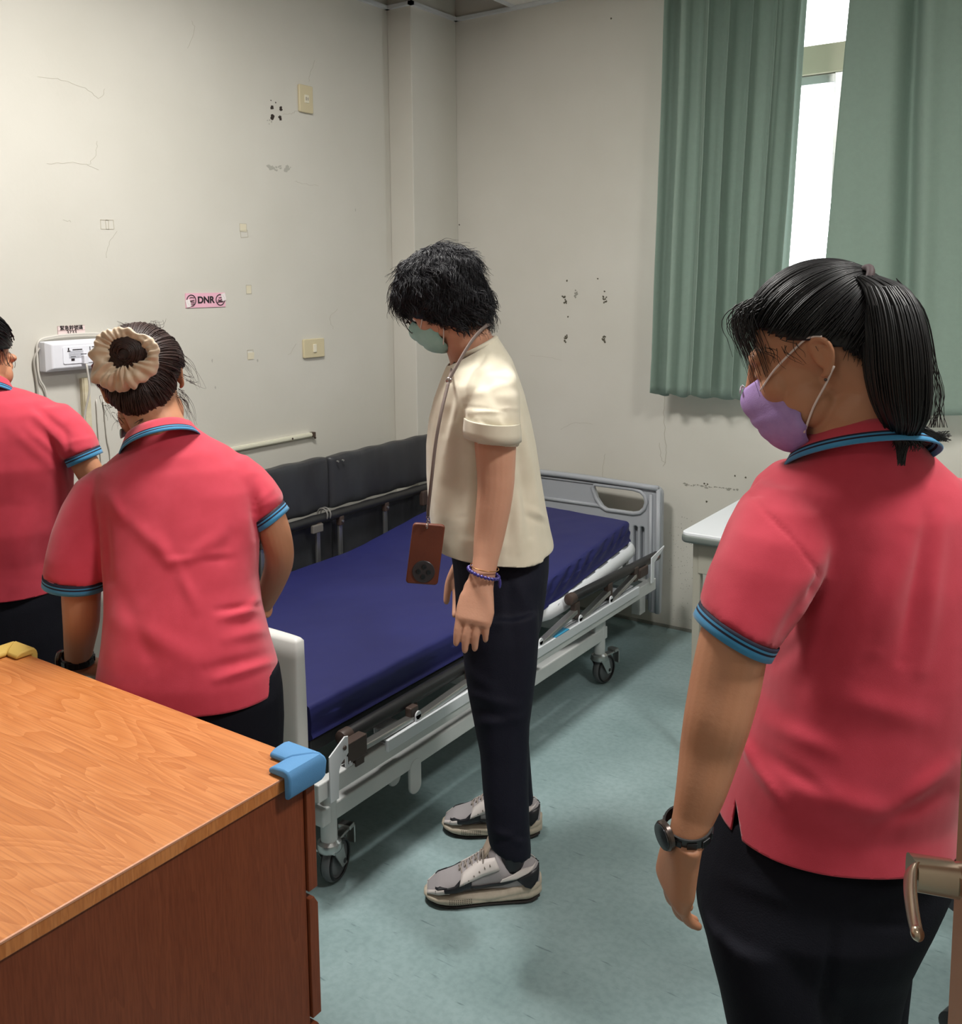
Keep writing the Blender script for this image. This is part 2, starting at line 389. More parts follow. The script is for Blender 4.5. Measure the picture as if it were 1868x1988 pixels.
def rshape(s, t):
    w = .9*math.sin(s*2.6*6.28+.6)+.35*math.sin(s*6.1*6.28+1.3*t)
    s0 = S0b+(S0a-S0b)*t; k = (s-s0)/.013
    w += -2.8*math.exp(-k*k)+1.0*math.exp(-((s-s0-.028)/.014)**2)+.5*math.exp(-((s-s0+.03)/.02)**2) 
    return w
curtain('window_curtain', 'green curtain right of the bright window gap, hanging in broad flat folds', (ta, .98), (ba, 1.0), YQ, 1.02, 2.692, 4, .028, 8, shape=rshape)
M_rod = mat('curtain_track', (215,215,210), .4)
tag(MB().box((-1.75, YQ-.012, 2.695), (1.2, YQ+.012, 2.715)).build('curtain_track', M_rod), 'white ceiling-mounted curtain track above the window', 'curtain track')

# ---- things on the left wall
M_ivory = mat('ivory_plastic', (206,194,160), .35); M_ivory2 = mat('ivory_insert', (226,220,200), .35); M_slot = mat('socket_slot', (60,50,42), .6)
def wallplate(name, u0, v0, u1, v1, label, cat, kind):
    a = at(u0, v0, 0, XW); bq = at(u1, v1, 0, XW); y0, y1 = sorted((a[1], bq[1])); z0, z1 = sorted((a[2], bq[2])); yc, zc = (y0+y1)/2, (z0+z1)/2
    r = thing(name, (XW, yc, zc), label, cat)
    plate('plate', [rrect(-(y1-y0)/2, -(z1-z0)/2, (y1-y0)/2, (z1-z0)/2, .006)], (XW+.006, yc, zc), (0,1,0), (0,0,1), .012, M_ivory, r, .003)
    if kind == 'socket':
        plate('outlet', [rrect(-.012, -.016, .012, .016, .002)], (XW+.013, yc, zc), (0,1,0), (0,0,1), .004, M_ivory2, r, .001)
        MB().box((XW+.0145, yc-.006, zc-.007), (XW+.0155, yc-.0035, zc+.007)).box((XW+.0145, yc+.0035, zc-.006), (XW+.0155, yc+.006, zc+.006)).build('slots', M_slot, r)
    else:
        plate('rocker', [rrect(-.009, -.017, .009, .017, .002)], (XW+.014, yc, zc), (0,1,0), (0,0,1), .006, M_ivory2, r, .0015)
    return r
wallplate('wall_socket', 577, 163, 605, 222, 'tall ivory wall plate with a two-slot socket, high on the wall', 'socket', 'socket')
wallplate('light_switch', 586, 659, 627, 692, 'wide ivory wall plate with a single small rocker switch', 'switch', 'switch')
# pink DNR sign
M_pink = mat('pink_card', (232,178,196), .5); M_ink = mat('black_ink', (34,26,30), .6); M_tape = mat('clear_tape', (236,226,226), .15)
p0, p1 = at(360, 598, 0, XW), at(436, 568, 0, XW); yc, zc = (p0[1]+p1[1])/2, (p0[2]+p1[2])/2; hw, hh = (p1[1]-p0[1])/2, (p1[2]-p0[2])/2
sg = thing('pink_sign', (XW, yc, zc), 'pink DNR card taped to the wall with a ringed sketch at each end', 'sign')
MB().box((XW+.0005, yc-hw, zc-hh), (XW+.003, yc+hw, zc+hh)).build('card', M_pink, sg)
text('lettering', 'DNR', (XW+.0034, yc, zc), (0,1,0), (0,0,1), .034, M_ink, sg, width=.078, bold=.0012)
for s_ in (-1, 1):
    cy_ = yc + s_*(hw-.025) + (.0)
    rg = MB(); rg.torus((XW+.004, cy_, zc), (0,.020,0), (0,0,.020), .0016, 32, 6)
    rnd = random.Random(5+s_)
    for k in range(4):
        z_ = zc + (-.010+.006*k); rg.tube([(XW+.0045, cy_-.016+.003*k, z_), (XW+.0045, cy_-.004, z_+.004*rnd.uniform(-1,1)), (XW+.0045, cy_+.013, z_+.003*rnd.uniform(-1,1))], .0011, 5)
    rg.build('ring_sketch', M_ink, sg, smooth='all')
for s_ in (-1, 1):
    plate('tape_piece', [rrect(-.010, -.014, .010, .014, .003)], (XW+.0052, yc+s_*(hw-.010), zc+s_*.010), (0,1,.25), (0,-.25,1), .0006, M_tape, sg, .0002)
# call box
M_white = mat('white_plastic', (228,229,236), .35); M_white2 = mat('white_panel', (236,238,246), .3); M_grey = mat('grey_print', (176,178,186), .6); M_blue = mat('bluish_ring', (70,80,100), .3)
ca, cb = at(103, 713, 0, XW+.055), at(103, 671, 0, XW+.055)
y0 = ca[1]; z0 = ca[2]-.006; z1 = cb[2]+.004; y1 = y0+.245
bx = thing('call_box', (XW, (y0+y1)/2, (z0+z1)/2), 'white emergency call box with a round button, mounted on the wall', 'call box')
o = MB()
vb = [(XW+.001, y, z) for y, z in ((y0-.014,z0-.010),(y1+.012,z0-.010),(y1+.012,z1+.008),(y0-.014,z1+.008))]; vm = [(XW+.034, p_[1]+(.002 if p_[1] < y1 else -.002), p_[2]) for p_ in vb]; vf = [(XW+.055, y, z) for y, z in ((y0,z0),(y1,z0),(y1,z1),(y0,z1))]
o.add(vb+vm+vf, [(3,2,1,0)]+[(k*4+i, k*4+(i+1)%4, k*4+4+(i+1)%4, k*4+4+i) for k in (0,1) for i in range(4)]+[(8,9,10,11)])
o.build('housing', M_white, bx, bevel=.004, seg=3)
zc = (z0+z1)/2; hh = (z1-z0)/2
plate('front_panel', [rrect(y0+.035, z0+.012, y1-.015, z1-.010, .006)], (XW+.0565, 0, 0), (0,1,0), (0,0,1), .003, M_white2, bx, .001)
XF = XW+.0585
o = MB()
for k in range(6): o.box((XF, y0+.055, zc-.004+.0040*k-.004), (XF+.0006, y0+.105, zc-.0026+.0040*k-.004))
o.build('speaker_grille', M_grey, bx)
o = MB(); o.lathe((XF, y0+.155, zc-.002), (1,0,0), [(.019,0),(.019,.004),(.0165,.006),(.015,.004),(.014,.009),(.008,.011),(.0,.0115)], 36)
bt = o.build('call_button', M_white, bx, smooth=True); MB().torus((XF+.002, y0+.155, zc-.002), (0,.0195,0), (0,0,.0195), .0014, 36, 8).build('button_ring', M_blue, bt, smooth='all')
text('lettering', '1733', (XF+.0008, y0+.148, z1-.022), (0,1,0), (0,0,1), .022, M_ink, bx, width=.042, bold=-.0002)
MB().box((XF, y0+.068, z1-.0225), (XF+.0006, y0+.102, z1-.0195)).build('printed_mark', M_ink, bx)
for q in ((.050,z1-.026,.060,z1-.023,.0006), (.052,z1-.022,.056,z1-.014,.0006), (.060,z0+.034,.078,z0+.036,.0006), (.096,z0+.040,.116,z0+.042,.0006), (.148,z0+.040,.164,z0+.043,.0006)):
    MB().box((XF, y0+q[0], q[1]), (XF+q[4], y0+q[2], q[3])).build('printed_mark', M_ink, bx)
MB().box((XF, y0+.062, z0+.022), (XF+.001, y0+.073, z0+.029)).build('jack_socket', M_ink, bx)
M_cable = mat('white_cable', (206,202,194), .45)
o = MB(); o.box((XF-.001, y0+.098, z0+.010), (XF+.014, y0+.114, z0+.038))
o.build('plug', M_white, bx, bevel=.002)
# cables
def cable(name, pts, r, label, mt=M_cable):
    return tag(MB().tube(pts, r, 8, k=6, cap=True).build(name, mt, smooth='all'), label, 'cable')
X2 = XW+.05
cc_ = MB().tube([(XF+.010, y0+.106, z0+.012), (XF+.014, y0+.107, z0-.01), (XF+.006, y0+.115, z0-.08), (XW+.04, y0+.108, z0-.17), (XW+.03, y0+.105, z0-.32), (XW+.03, y0+.10, .62)], .0032, 8, k=6).build('call_cord', M_cable, bx, smooth='all')
cable('looped_cable', [(XW+.012, y0+.225, z1+.016), (XW+.012, y0+.19, z1+.024), (XW+.012, y0+.10, z1+.026), (XW+.012, y0+.03, z1+.022), (XW+.012, y0-.018, z1+.008), (XW+.01, y0-.024, z1-.05), (XW+.01, y0-.020, z0-.03), (XW+.01, y0+.004, z0-.12), (XW+.01, y0+.02, .7)], .0032, 'white cable looping over the top of the call box and down beside it')
cable('hanging_cable', [(XW+.01, y0-.015, z1-.012), (XW+.01, y0-.035, z1-.05), (XW+.01, y0-.030, z0-.05), (XW+.01, y0-.028, z0-.2), (XW+.01, y0-.025, .7)], .0034, 'grey cable hanging at the left edge of the call box', mat('grey_cable', (170,165,156), .5))
for (ua, va, ub, vb, uc, vc), lb in zip(((187,775,192,850,196,885), (201,775,208,850,214,880)), ('thin cable down the wall between the two nearest people', 'thinner cable down the wall beside the bun-haired person')):
    cable('wall_cable', [at(ua, va, 0, XW+.008), at(ub, vb, 0, XW+.008), at(uc, vc, 0, XW+.008), at(uc+2, vc+60, 0, XW+.008)], .0022, lb)
# trunking
M_trunk = mat('aged_trunking', (196,184,150), .5, col2=(214,206,182), nscale=6, nstretch=(1,1,4))
a = at(161, 733, 0, XW); o = MB(); o.box((XW, a[1]-.014, .55), (XW+.016, a[1]+.014, a[2])); o.box((XW+.016, a[1]-.009, .55), (XW+.019, a[1]+.009, a[2]))
tr = o.build('cable_trunking', M_trunk, bevel=.002); tag(tr, 'yellowed vertical cable trunking below the call box', 'cable trunking')
a = at(484, 865, 0, XW); bq = at(602, 846, 0, XW); o = MB(); o.box((XW, a[1]-.5, .861), (XW+.016, bq[1], .879)).box((XW+.016, a[1]-.5, .865), (XW+.019, bq[1], .875))
tr2 = o.build('cable_trunking', mat('pale_trunking', (216,214,196), .5), bevel=.002); tag(tr2, 'pale horizontal cable trunking above the black bed cushion', 'cable trunking')
ORI[tr2.name] = (0,0,0)
M_rust = mat('rusty_plug', (74,58,48), .7)
MB().cyl((XW+.018, bq[1]-.12, .87), (XW+.021, bq[1]-.12, .87), .004).build('screw', M_rust, tr2)
o = MB(); o.box((XW+.002, bq[1]-.004, .860), (XW+.022, bq[1]+.012, .880)); o.cyl((XW+.012, bq[1]+.005, .870), (XW+.016, bq[1]+.016, .852), .004); o.build('end_plug', M_rust, tr2)
# number sticker with two lines of writing
M_stk = mat('number_sticker', (226,208,206), .5)
p0, p1 = at(112, 651, 0, XW), at(164, 631, 0, XW); yc, zc = (p0[1]+p1[1])/2, (p0[2]+p1[2])/2; hw, hh = (p1[1]-p0[1])/2, (p1[2]-p0[2])/2
st = thing('number_sticker', (XW, yc, zc), 'small pink-edged sticker above the call box with printed number', 'sticker')
MB().box((XW+.0004, yc-hw, zc-hh), (XW+.0016, yc+hw, zc+hh)).build('paper', M_stk, st)
MB().box((XW+.0017, yc-hw, zc-.0012), (XW+.0021, yc+hw, zc-.0002)).box((XW+.0017, yc-hw, zc-hh), (XW+.0021, yc-hw+.001, zc+hh)).box((XW+.0017, yc-hw, zc+hh-.001), (XW+.0021, yc+hw, zc+hh)).build('ruled_lines', mat('faded_red', (176,140,140), .6), st)
text('lettering', '\u7dca\u6025\u9234\u865f\u78bc', (XW+.0022, yc, zc+hh*.48), (0,1,0), (0,0,1), .0165, M_ink, st, width=.080, bold=.0001)
text('number', '3733', (XW+.0022, yc, zc-hh*.48), (0,1,0), (0,0,1), .0165, M_ink, st, width=.034)

# ---- marks, holes, tape and cracks on the walls (children of the wall they sit on)
def blob(mb, c, ax, ay, r, rnd, n=14, th=.0006, nz=None, k=.35, asp=1.0):
    P = []
    for i in range(n):
        t = 2*math.pi*i/n; q = r*(1+rnd.uniform(-k, k)); P.append(np.asarray(c)+np.asarray(ax)*q*math.cos(t)*asp+np.asarray(ay)*q*math.sin(t)+nz*th)
    P.append(np.asarray(c)+nz*th*1.4)
    mb.add(P, [(i, (i+1) % n, n) for i in range(n)])
rnd = random.Random(11)
M_hole = mat('wall_hole', (52,44,38), .9); M_smear = mat('grey_smear', (172,170,160), .8); M_crack = mat('hairline_crack', (176,171,158), .9); M_patch = mat('tape_scrap', (214,206,182), .4); M_patche = mat('tape_edge', (182,175,158), .6)
def lw(u, v): return at(u, v, 0, XW)
def bw(u, v): return at(u, v, 1, YB)
NX, NYm = V(1,0,0), V(0,-1,0)
o = MB()
for u, v, r in ((528,209,.0095),(545,212,.0105),(529,227,.0115),(544,229,.010),(526,195,.003),(535,199,.0035),(556,575,.0)):
    if r: blob(o, lw(u,v), V(0,1,0), Z, r*.9, rnd, nz=NX)
o.build('drill_holes', M_hole, wl)
o = MB()
for u, v, r in ((524,324,.017),(535,326,.010),(553,328,.018),(545,324,.008),(523,238,.006),(560,326,.006)):
    for k in range(5): blob(o, lw(u+rnd.uniform(-6,6), v+rnd.uniform(-5,5)), V(0,1,0), Z, r*.4, rnd, nz=NX, asp=1.4, th=.0004+.0001*k)
for u, v in ((412,700),(418,752),(500,700),(690,408)): blob(o, lw(u, v), V(0,1,0), Z, .006, rnd, nz=NX, asp=.5)
o.build('grey_smears', M_smear, wl)
def crackpath(mb, pts, fn, ax, nz, wd=.0009):
    P = [fn(u, v) for u, v in pts]; Q = catmull(P, 5)
    Q = [q+np.asarray(ax)*rnd.uniform(-.004,.004)+Z*rnd.uniform(-.003,.003) for q in Q]
    for a_, b_ in zip(Q[:-1], Q[1:]):
        mb.bar(a_+nz*.0003, b_+nz*.0003, wd, .0006, up=nz)
o = MB()
for pts in ([(75,150),(120,155),(165,172),(192,190),(205,172)], [(90,318),(140,316),(172,321),(190,330)], [(172,321),(185,300),(190,275)], [(206,500),(212,470),(226,450)], [(120,427),(138,430)],
            [(573,352),(590,357),(618,360)], [(550,222),(565,221),(580,214)], [(600,160),(603,140),(612,118)], [(648,640),(640,615),(655,600)], [(365,95),(378,60),(372,40)], [(560,690),(575,668)]):
    crackpath(o, pts, lw, V(0,1,0), NX)
o.build('plaster_cracks', M_crack, wl)
o = MB()
def scrap(u, v, w_, h_, rot=0.):
    c_ = lw(u, v); e1 = V(0, math.cos(rot), math.sin(rot)); e2 = V(0, -math.sin(rot), math.cos(rot))
    for s1 in (-1, 1):
        o.obox(c_+e1*s1*w_/2+NX*.0006, e1*.0008, e2*h_/2, NX*.0004); o.obox(c_+e2*s1*h_/2+NX*.0006, e1*w_/2, e2*.0008, NX*.0004)
for a_ in ((203,436,.030,.030,0),(213,436,.030,.030,.05),(472,442,.034,.030,0),(474,454,.036,.026,.1),(483,562,.026,.034,0),(486,688,.030,.034,0)): scrap(*a_)
o.build('tape_outlines', M_patche, wl)
o = MB(); c_ = lw(487, 691); o.obox(c_+NX*.001, V(0,.015,0), V(0,.002,.013), NX*.001); o.obox(lw(483,562)+NX*.0005, V(0,.012,0), V(0,0,.015), NX*.0003); o.obox(lw(472,442)+NX*.0005, V(0,.016,0), V(0,0,.014), NX*.0003)
o.build('tape_scraps', M_patch, wl)
o = MB(); rb = random.Random(2)
for u, v in ((1096,582),(1175,582),(1100,657),(1173,658)):
    for k in range(9): blob(o, bw(u+rb.uniform(-4,4), v+rb.uniform(-7,7)), V(1,0,0), Z, .0042, rb, nz=NYm, th=.0004+.0001*k, n=8)
for u, v in ((1174,566),(1161,541),(1103,615),(1187,36),(1368,939),(1374,940),(892,436),(1427,924),(1448,927),(1101,545),(1372,974)): blob(o, bw(u, v), V(1,0,0), Z, .004, rb, nz=NYm, n=8)
o.build('glue_residue', mat('glue_residue', (84,80,66), .8), wb)
o = MB()
for k in range(34): blob(o, bw(1330+k*3.1+rb.uniform(-3,3), 940+k*.36+rb.uniform(-2,2)), V(1,0,0), Z, rb.uniform(.001,.004), rb, nz=NYm, n=8, asp=1.8)
for k in range(10): blob(o, bw(1118+rb.uniform(-4,4), 570+rb.uniform(-8,8)), V(1,0,0), Z, .004, rb, nz=NYm, n=8)
for k in range(120): blob(o, bw(rb.uniform(1300,1350), rb.uniform(1000,1210)), V(1,0,0), Z, rb.uniform(.0008,.0022), rb, nz=NYm, n=6)
o.build('scuff_line', mat('scuff_grey', (150,148,138), .9), wb)
o = MB()
crackpath(o, [(1290,762),(1289,800),(1292,850),(1293,885),(1289,905)], bw, V(1,0,0), NYm, .0022)
crackpath(o, [(1281,860),(1284,890),(1292,900)], bw, V(1,0,0), NYm, .0016)
crackpath(o, [(1175,880),(1172,905),(1168,930)], bw, V(1,0,0), NYm, .0014)
crackpath(o, [(1090,835),(1110,822),(1150,822)], bw, V(1,0,0), NYm, .001)
crackpath(o, [(1030,690),(1060,692),(1090,700)], bw, V(1,0,0), NYm, .0008)
o.build('wall_cracks', M_crack, wb)
# ------------------------------------------------------------------ hospital bed
M_bw = mat('bed_white_paint', (206,208,206), .4, col2=(196,199,198), nscale=9)
M_hb = mat('headboard_grey', (166,170,176), .45, bump=.05, bscale=200)
M_fb = mat('footboard_white', (214,214,210), .4)
M_blackrub = mat('black_rubber', (30,30,32), .4); M_steel = mat('brushed_steel', (176,176,174), .28, .85); M_brown = mat('brown_joint', (70,56,50), .5)
M_platf = mat('platform_white', (222,226,230), .4); M_dark = mat('dark_frame', (44,44,46), .5); M_bluetag = mat('blue_tag', (60,150,190), .4)
M_wheel = mat('grey_wheel', (96,98,100), .45); M_red = mat('red_knob', (150,40,40), .4)
bed = thing('hospital_bed', (-2.08, 2.6, 0), 'white and grey hospital bed on casters with lowered side rail, against the left wall', 'hospital bed')
BX0, BX1 = -2.56, -1.56
# headboard
XH0, XH1 = -2.585, -1.615
xc = (XH0+XH1)/2
def mir(pts): return [(2*xc-x, z) for x, z in pts][::-1]
outer = [(XH0+.01,.10),(XH0+.055,.10),(XH0+.075,.13)]+[(XH1-.075,.13),(XH1-.055,.10),(XH1-.01,.10)]
outer = [(XH0+.006,.095),(XH0+.05,.095),(XH0+.06,.15),(XH1-.06,.15),(XH1-.05,.095),(XH1-.006,.095),(XH1,.35),(XH1,.60)] + [(XH1-.03+.03*math.cos(t), .612+.03*math.sin(t)) for t in (0,.5,1.05,1.57)]
outer += [(xc+.12,.654),(xc-.12,.654)] + [(XH0+.03+.03*math.cos(t), .612+.03*math.sin(t)) for t in (1.57,2.1,2.6,3.14)] + [(XH0,.35)]
def hole(l):
    q = [(-1.937,.605),(-1.925,.622),(-1.745,.622),(-1.71,.616),(-1.69,.600),(-1.682,.572),(-1.69,.545),(-1.71,.524),(-1.74,.516),(-1.87,.516),(-1.895,.528),(-1.92,.560)]
    return q if not l else mir(q)
slots = [rrect(x-.009, .17, x+.009, .462, .008, 3) for x in (-1.733, -1.702, 2*xc+1.733, 2*xc+1.702)]
hbo = plate('headboard', [outer, hole(0), hole(1)]+slots, (0, 3.685, 0), (1,0,0), (0,0,1), .032, M_hb, bed, .007)
o = MB()
for l in (0, 1):
    o.tube([(x, 3.668, z) for x, z in hole(l)], .009, 8, closed=True, ref=(0,1,0))
o.tube([(-1.90,3.668,.530),(2*xc+1.90,3.668,.530)], .008, 8).tube([(-1.92,3.668,.626),(2*xc+1.92,3.668,.626)], .006, 8).tube([(XH0+.012,3.664,.64),(xc,3.660,.648),(XH1-.012,3.664,.638)], .012, 10, k=6)
o.tube([(XH1-.012,3.664,.635),(XH1-.010,3.664,.10)], .010, 8).tube([(XH0+.012,3.664,.635),(XH0+.010,3.664,.10)], .010, 8)
o.tube([(XH1-.045,3.664,.61),(XH1-.045,3.664,.11)], .008, 8)
o.build('moulded_rim', M_hb, hbo, smooth='all')
MB().box((XH0+.03, 3.698, .15), (XH1-.03, 3.702, .50)).build('back_plate', M_hb, hbo)
# footboard (outer face bowed)
o = MB(); rings = []
XF0, XF1 = -2.60, -1.615
for i in range(13):
    t = i/12; z = .17+.48*t
    rings.append((V((XF0+XF1)/2, 1.578, z), V((XF1-XF0)/2,0,0), V(0,.022+.006*math.sin(t*3.14),0), 7))
rings.append((V((XF0+XF1)/2, 1.578, .656), V((XF1-XF0)/2-.004,0,0), V(0,.017,0), 6)); rings.append((V((XF0+XF1)/2, 1.578, .660), V((XF1-XF0)/2-.012,0,0), V(0,.008,0), 6))
o.loft(rings, 64); o.build('footboard', M_fb, bed, smooth=True, angle=60)
# base frame
o = MB()
for x in (-1.60, -2.52): o.box((x-.018, 1.60, .176), (x+.018, 3.12, .222)); o.box((x-.016, 3.03, .215), (x+.016, 3.11, .270))
for y in (1.66, 3.08): o.box((-2.52, y-.02, .185), (-1.60, y+.02, .228))
o.build('base_frame', M_bw, bed, bevel=.004)
ty = at(804, 1500, 0, -1.588); P = rrect(ty[1]-.025, .098, ty[1]+.025, .20, .024)
for x in (-1.586, -1.66): plate('hanging_tab', [P], (x, 0, 0), (0,1,0), (0,0,1), .010, M_bw, bed, .003)
for x in (-1.60, -2.52):
    for y in (1.64, 3.09):
        o = MB(); o.cyl((x, y, .118), (x, y, .262), .021, 24); o.build('leg', M_bw, bed, smooth=True)
        c = MB(); c.lathe((x, y, .098), (0,0,1), [(.030,0),(.033,.008),(.030,.02),(.022,.026)], 24)
        k = -1 if y < 2 else -1
        ax = unit(V(-.25, 1, 0)) if y < 2 else unit(V(.15, 1, 0))      # rolling direction
        sd = V(ax[1], -ax[0], 0); hub = V(x, y, .056)+ax*.028
        for s_ in (-1, 1):
            pl = [V(x,y,.10)+sd*s_*.024-ax*.02, V(x,y,.10)+sd*s_*.024+ax*.022, hub+sd*s_*.024+ax*.012-Z*.012, hub+sd*s_*.024-ax*.012-Z*.012]
            q = [p+sd*s_*.003 for p in pl]; c.add(pl+q, [(0,1,2,3),(7,6,5,4),(0,4,5,1),(1,5,6,2),(2,6,7,3),(3,7,4,0)])
        c.obox(V(x,y,.100)+ax*.001, ax*.022, sd*.027, Z*.003)
        cst = c.build('caster', M_steel, bed, smooth=True)
        w_ = MB(); w_.lathe(hub-sd*.014, sd, [(.012,0),(.036,.001),(.040,.004),(.052,.003),(.0555,.008),(.0555,.020),(.052,.025),(.040,.024),(.036,.027),(.012,.028)], 40)
        w_.build('wheel', M_wheel, cst, smooth=True); 
        h_ = MB(); h_.lathe(hub-sd*.0285, sd, [(.006,0),(.008,.004),(.008,.053),(.006,.057)], 16); h_.torus(hub+sd*.0135, ax*.047, Z*.047, .0035, 36, 6); h_.torus(hub-sd*.0135, ax*.047, Z*.047, .0035, 36, 6); h_.build('tyre_rim', M_blackrub, cst, smooth='all')
        p_ = MB(); q0 = V(x,y,.106)+ax*.02
        p_.obox(q0+ax*.032, ax*.034, sd*.012, Z*.004); p_.obox(q0+ax*.068+Z*.006, ax*.012, sd*.018, Z*.006); p_.obox(q0+ax*.082-Z*.022+sd*.004, ax*.003+Z*.001, sd*.014, Z*.024)
        p_.build('brake_pedal', M_steel, cst, bevel=.002)
# upper frame rails
o = MB()
for s_, x in ((1, BX1), (-1, BX0)):
    o.box((x-.014, 1.555, .272), (x+.012, 3.475, .318))
for y in (1.60, 2.3, 2.9, 3.44): o.box((BX0, y-.018, .275), (BX1, y+.018, .312))
o.box((-1.715, 3.60, .10), (-1.675, 3.655, .29)).box((-2.525, 3.60, .10), (-2.485, 3.655, .29)).box((-2.50, 3.46, .275), (-1.68, 3.655, .30))
o.build('upper_frame', M_bw, bed, bevel=.003)
o = MB(); x = BX1
o.box((x-.012, 1.80, .318), (x+.020, 3.30, .322)).box((x+.012, 1.80, .300), (x+.022, 3.30, .328)).box((x-.022, 1.80, .300), (x-.012, 3.30, .328)).box((x-.02,1.80,.327),(x-.004,3.30,.331)).box((x+.006,1.80,.327),(x+.022,3.30,.331))
o.build('rail_channel', mat('channel_grey', (214,218,222), .35), bed, bevel=.0015)
o = MB(); o.box((x-.006, 2.66, .331), (x+.022, 2.75, .334)); o.build('blue_label', M_bluetag, bed)
for y in (2.56, 1.86, 3.18): MB().box((x-.05, y-.035, .318), (x-.012, y+.035, .340)).build('white_clip', M_platf, bed, bevel=.004)
# platform: flat foot part, raised head part with moulded edge
o = MB(); o.box((-2.50, 1.62, .355), (-1.64, 2.70, .372)).box((-1.655, 1.62, .345), (-1.635, 2.66, .378)).box((-2.51, 1.62, .345), (-2.49, 2.66, .378))
o.box((-1.95, 1.7, .318), (-1.90, 2.9, .355)).box((-2.25, 1.7, .318), (-2.20, 2.9, .355))
o.build('foot_platform', M_dark, bed, bevel=.003)
def zh(y): return .378+(y-2.70)*.125
o = MB(); th = math.atan(.125)
pts = [(2.64,-1.78),(2.66,-1.72),(2.70,-1.655),(2.76,-1.620),(2.84,-1.606),(3.33,-1.600),(3.37,-1.606),(3.395,-1.63),(3.405,-1.68),(3.405,-2.08)]
pts = pts + [(y, 2*-2.065-x) for y, x in pts[::-1]]
o.tube([(x, y, zh(y)-.012) for y, x in pts], .026, 8, closed=True, ref=(0,0,1), flat=.55)
vs = [(x, y, zh(y)-.022) for y, x in pts]; vt = [(x, y, zh(y)-.004) for y, x in pts]; n_ = len(pts)
o.add(vs+vt, [tuple(range(n_)), tuple(range(n_, 2*n_))]+[(i, (i+1)%n_, n_+(i+1)%n_, n_+i) for i in range(n_)])
hp = o.build('head_platform', M_platf, bed, smooth=True, angle=50)
for y in (2.80, 2.90, 3.00, 3.10, 3.20, 3.30):
    MB().obox((-1.612, y, zh(y)+.004), (.008,0,0), V(0,.012,.012*.125), (0,0,.005)).build('edge_lug', M_platf, hp, bevel=.002)
for q in (((-1.63,3.335,.318),(-1.612,3.36,zh(3.34)-.02)), ((-1.80,2.70,.312),(-1.70,2.86,.365)), ((-1.66,2.60,.312),(-1.62,2.64,.385))): MB().box(*q).build('platform_support', M_bw, bed, bevel=.004)
# lowered near side rail, two halves; each with a black hand rail and inclined steel posts
def low_rail(h0, h1, posts, capfront):
    r0 = MB().tube([h0, h1], .0185, 20, roundcap=True, ref=(0,0,1)).build('hand_rail', M_blackrub, bed, smooth='all')
    d = unit(V(*h1)-V(*h0))
    MB().lathe(V(*h0)-d*.02, d, [(.010,-.004),(.0185,0),(.0205,.006),(.0205,.03),(.019,.031)], 24).build('end_cap', M_brown, r0, smooth=True)
    for (p, q) in posts:
        pb = MB().bar(p, q, .014, .026, up=(1,0,0)).build('rail_post', M_steel, bed, bevel=.003)
        p = np.array(p, float); q = np.array(q, float); dd = unit(q-p)
        MB().obox(q+dd*.004+Z*.004, V(.011,0,0), V(0,.017,0), V(0,0,.028)).build('top_joint', M_brown, pb, bevel=.004)
        MB().obox(p-V(.022,-.02,0), V(.006,0,0), V(0,.014,0), V(0,0,.030)).build('lower_joint', M_brown, pb, bevel=.004)
        k = MB(); k.obox(p+V(.010,.0,-.004), V(.0025,0,0), V(0,.012,0), V(0,0,.020)); k.cyl(p+V(.008,0,.014), p+V(.0125,0,.014), .012, 20); k.cyl(p+V(.012,0,-.012), p+V(.015,0,-.012), .004, 10)
        k.build('pivot_plate', M_platf, pb, bevel=.001)
low_rail((-1.572, 2.825, .412), (-1.572, 3.53, .392), [((-1.556,2.576,.330),(-1.562,2.83,.368)), ((-1.556,2.842,.328),(-1.562,3.08,.368)), ((-1.556,3.075,.330),(-1.562,3.30,.372))], 1)
low_rail((-1.590, 1.70, .372), (-1.590, 2.42, .378), [((-1.556,1.66,.345),(-1.562,1.925,.338)), ((-1.556,1.935,.332),(-1.562,2.20,.345)), ((-1.556,2.20,.330),(-1.562,2.44,.350))], 0)
hb_ = [(1.585,.262),(1.615,.262),(1.618,.330),(1.625,.345),(1.652,.362),(1.652,.405),(1.640,.408),(1.585,.378)]
plate('rail_bracket', [hb_], (-1.540, 0, 0), (0,1,0), (0,0,1), .004, M_platf, bed, .0012)
o = MB(); o.obox((-1.556,1.69,.355), (.014,0,0), (0,.035,0), (0,0,.026)).obox((-1.556,1.70,.322), (.012,0,0), (0,.016,0), (0,0,.014)); o.cyl((-1.537,1.636,.382), (-1.533,1.636,.382), .006, 14); o.build('latch_block', M_brown, bed, bevel=.006)
hb_ = [(3.335,.320),(3.362,.320),(3.366,.385),(3.40,.400),(3.47,.408),(3.47,.416),(3.37,.430),(3.350,.425),(3.338,.400)]
hb_ = [(3.40,.318),(3.425,.318),(3.428,.395),(3.50,.425),(3.52,.436),(3.52,.442),(3.40,.420)]
plate('rail_bracket', [hb_], (-1.536, 0, 0), (0,1,0), (0,0,1), .004, M_platf, bed, .0012)
MB().obox((-1.556,3.36,.372), (.010,0,0), (0,.04,0), (0,0,.020)).build('latch_block', M_brown, bed, bevel=.006)
MB().obox((-1.548,3.475,.405), (.004,0,0), (0,.02,0), (0,0,.006)).build('red_catch', M_red, bed, bevel=.002)
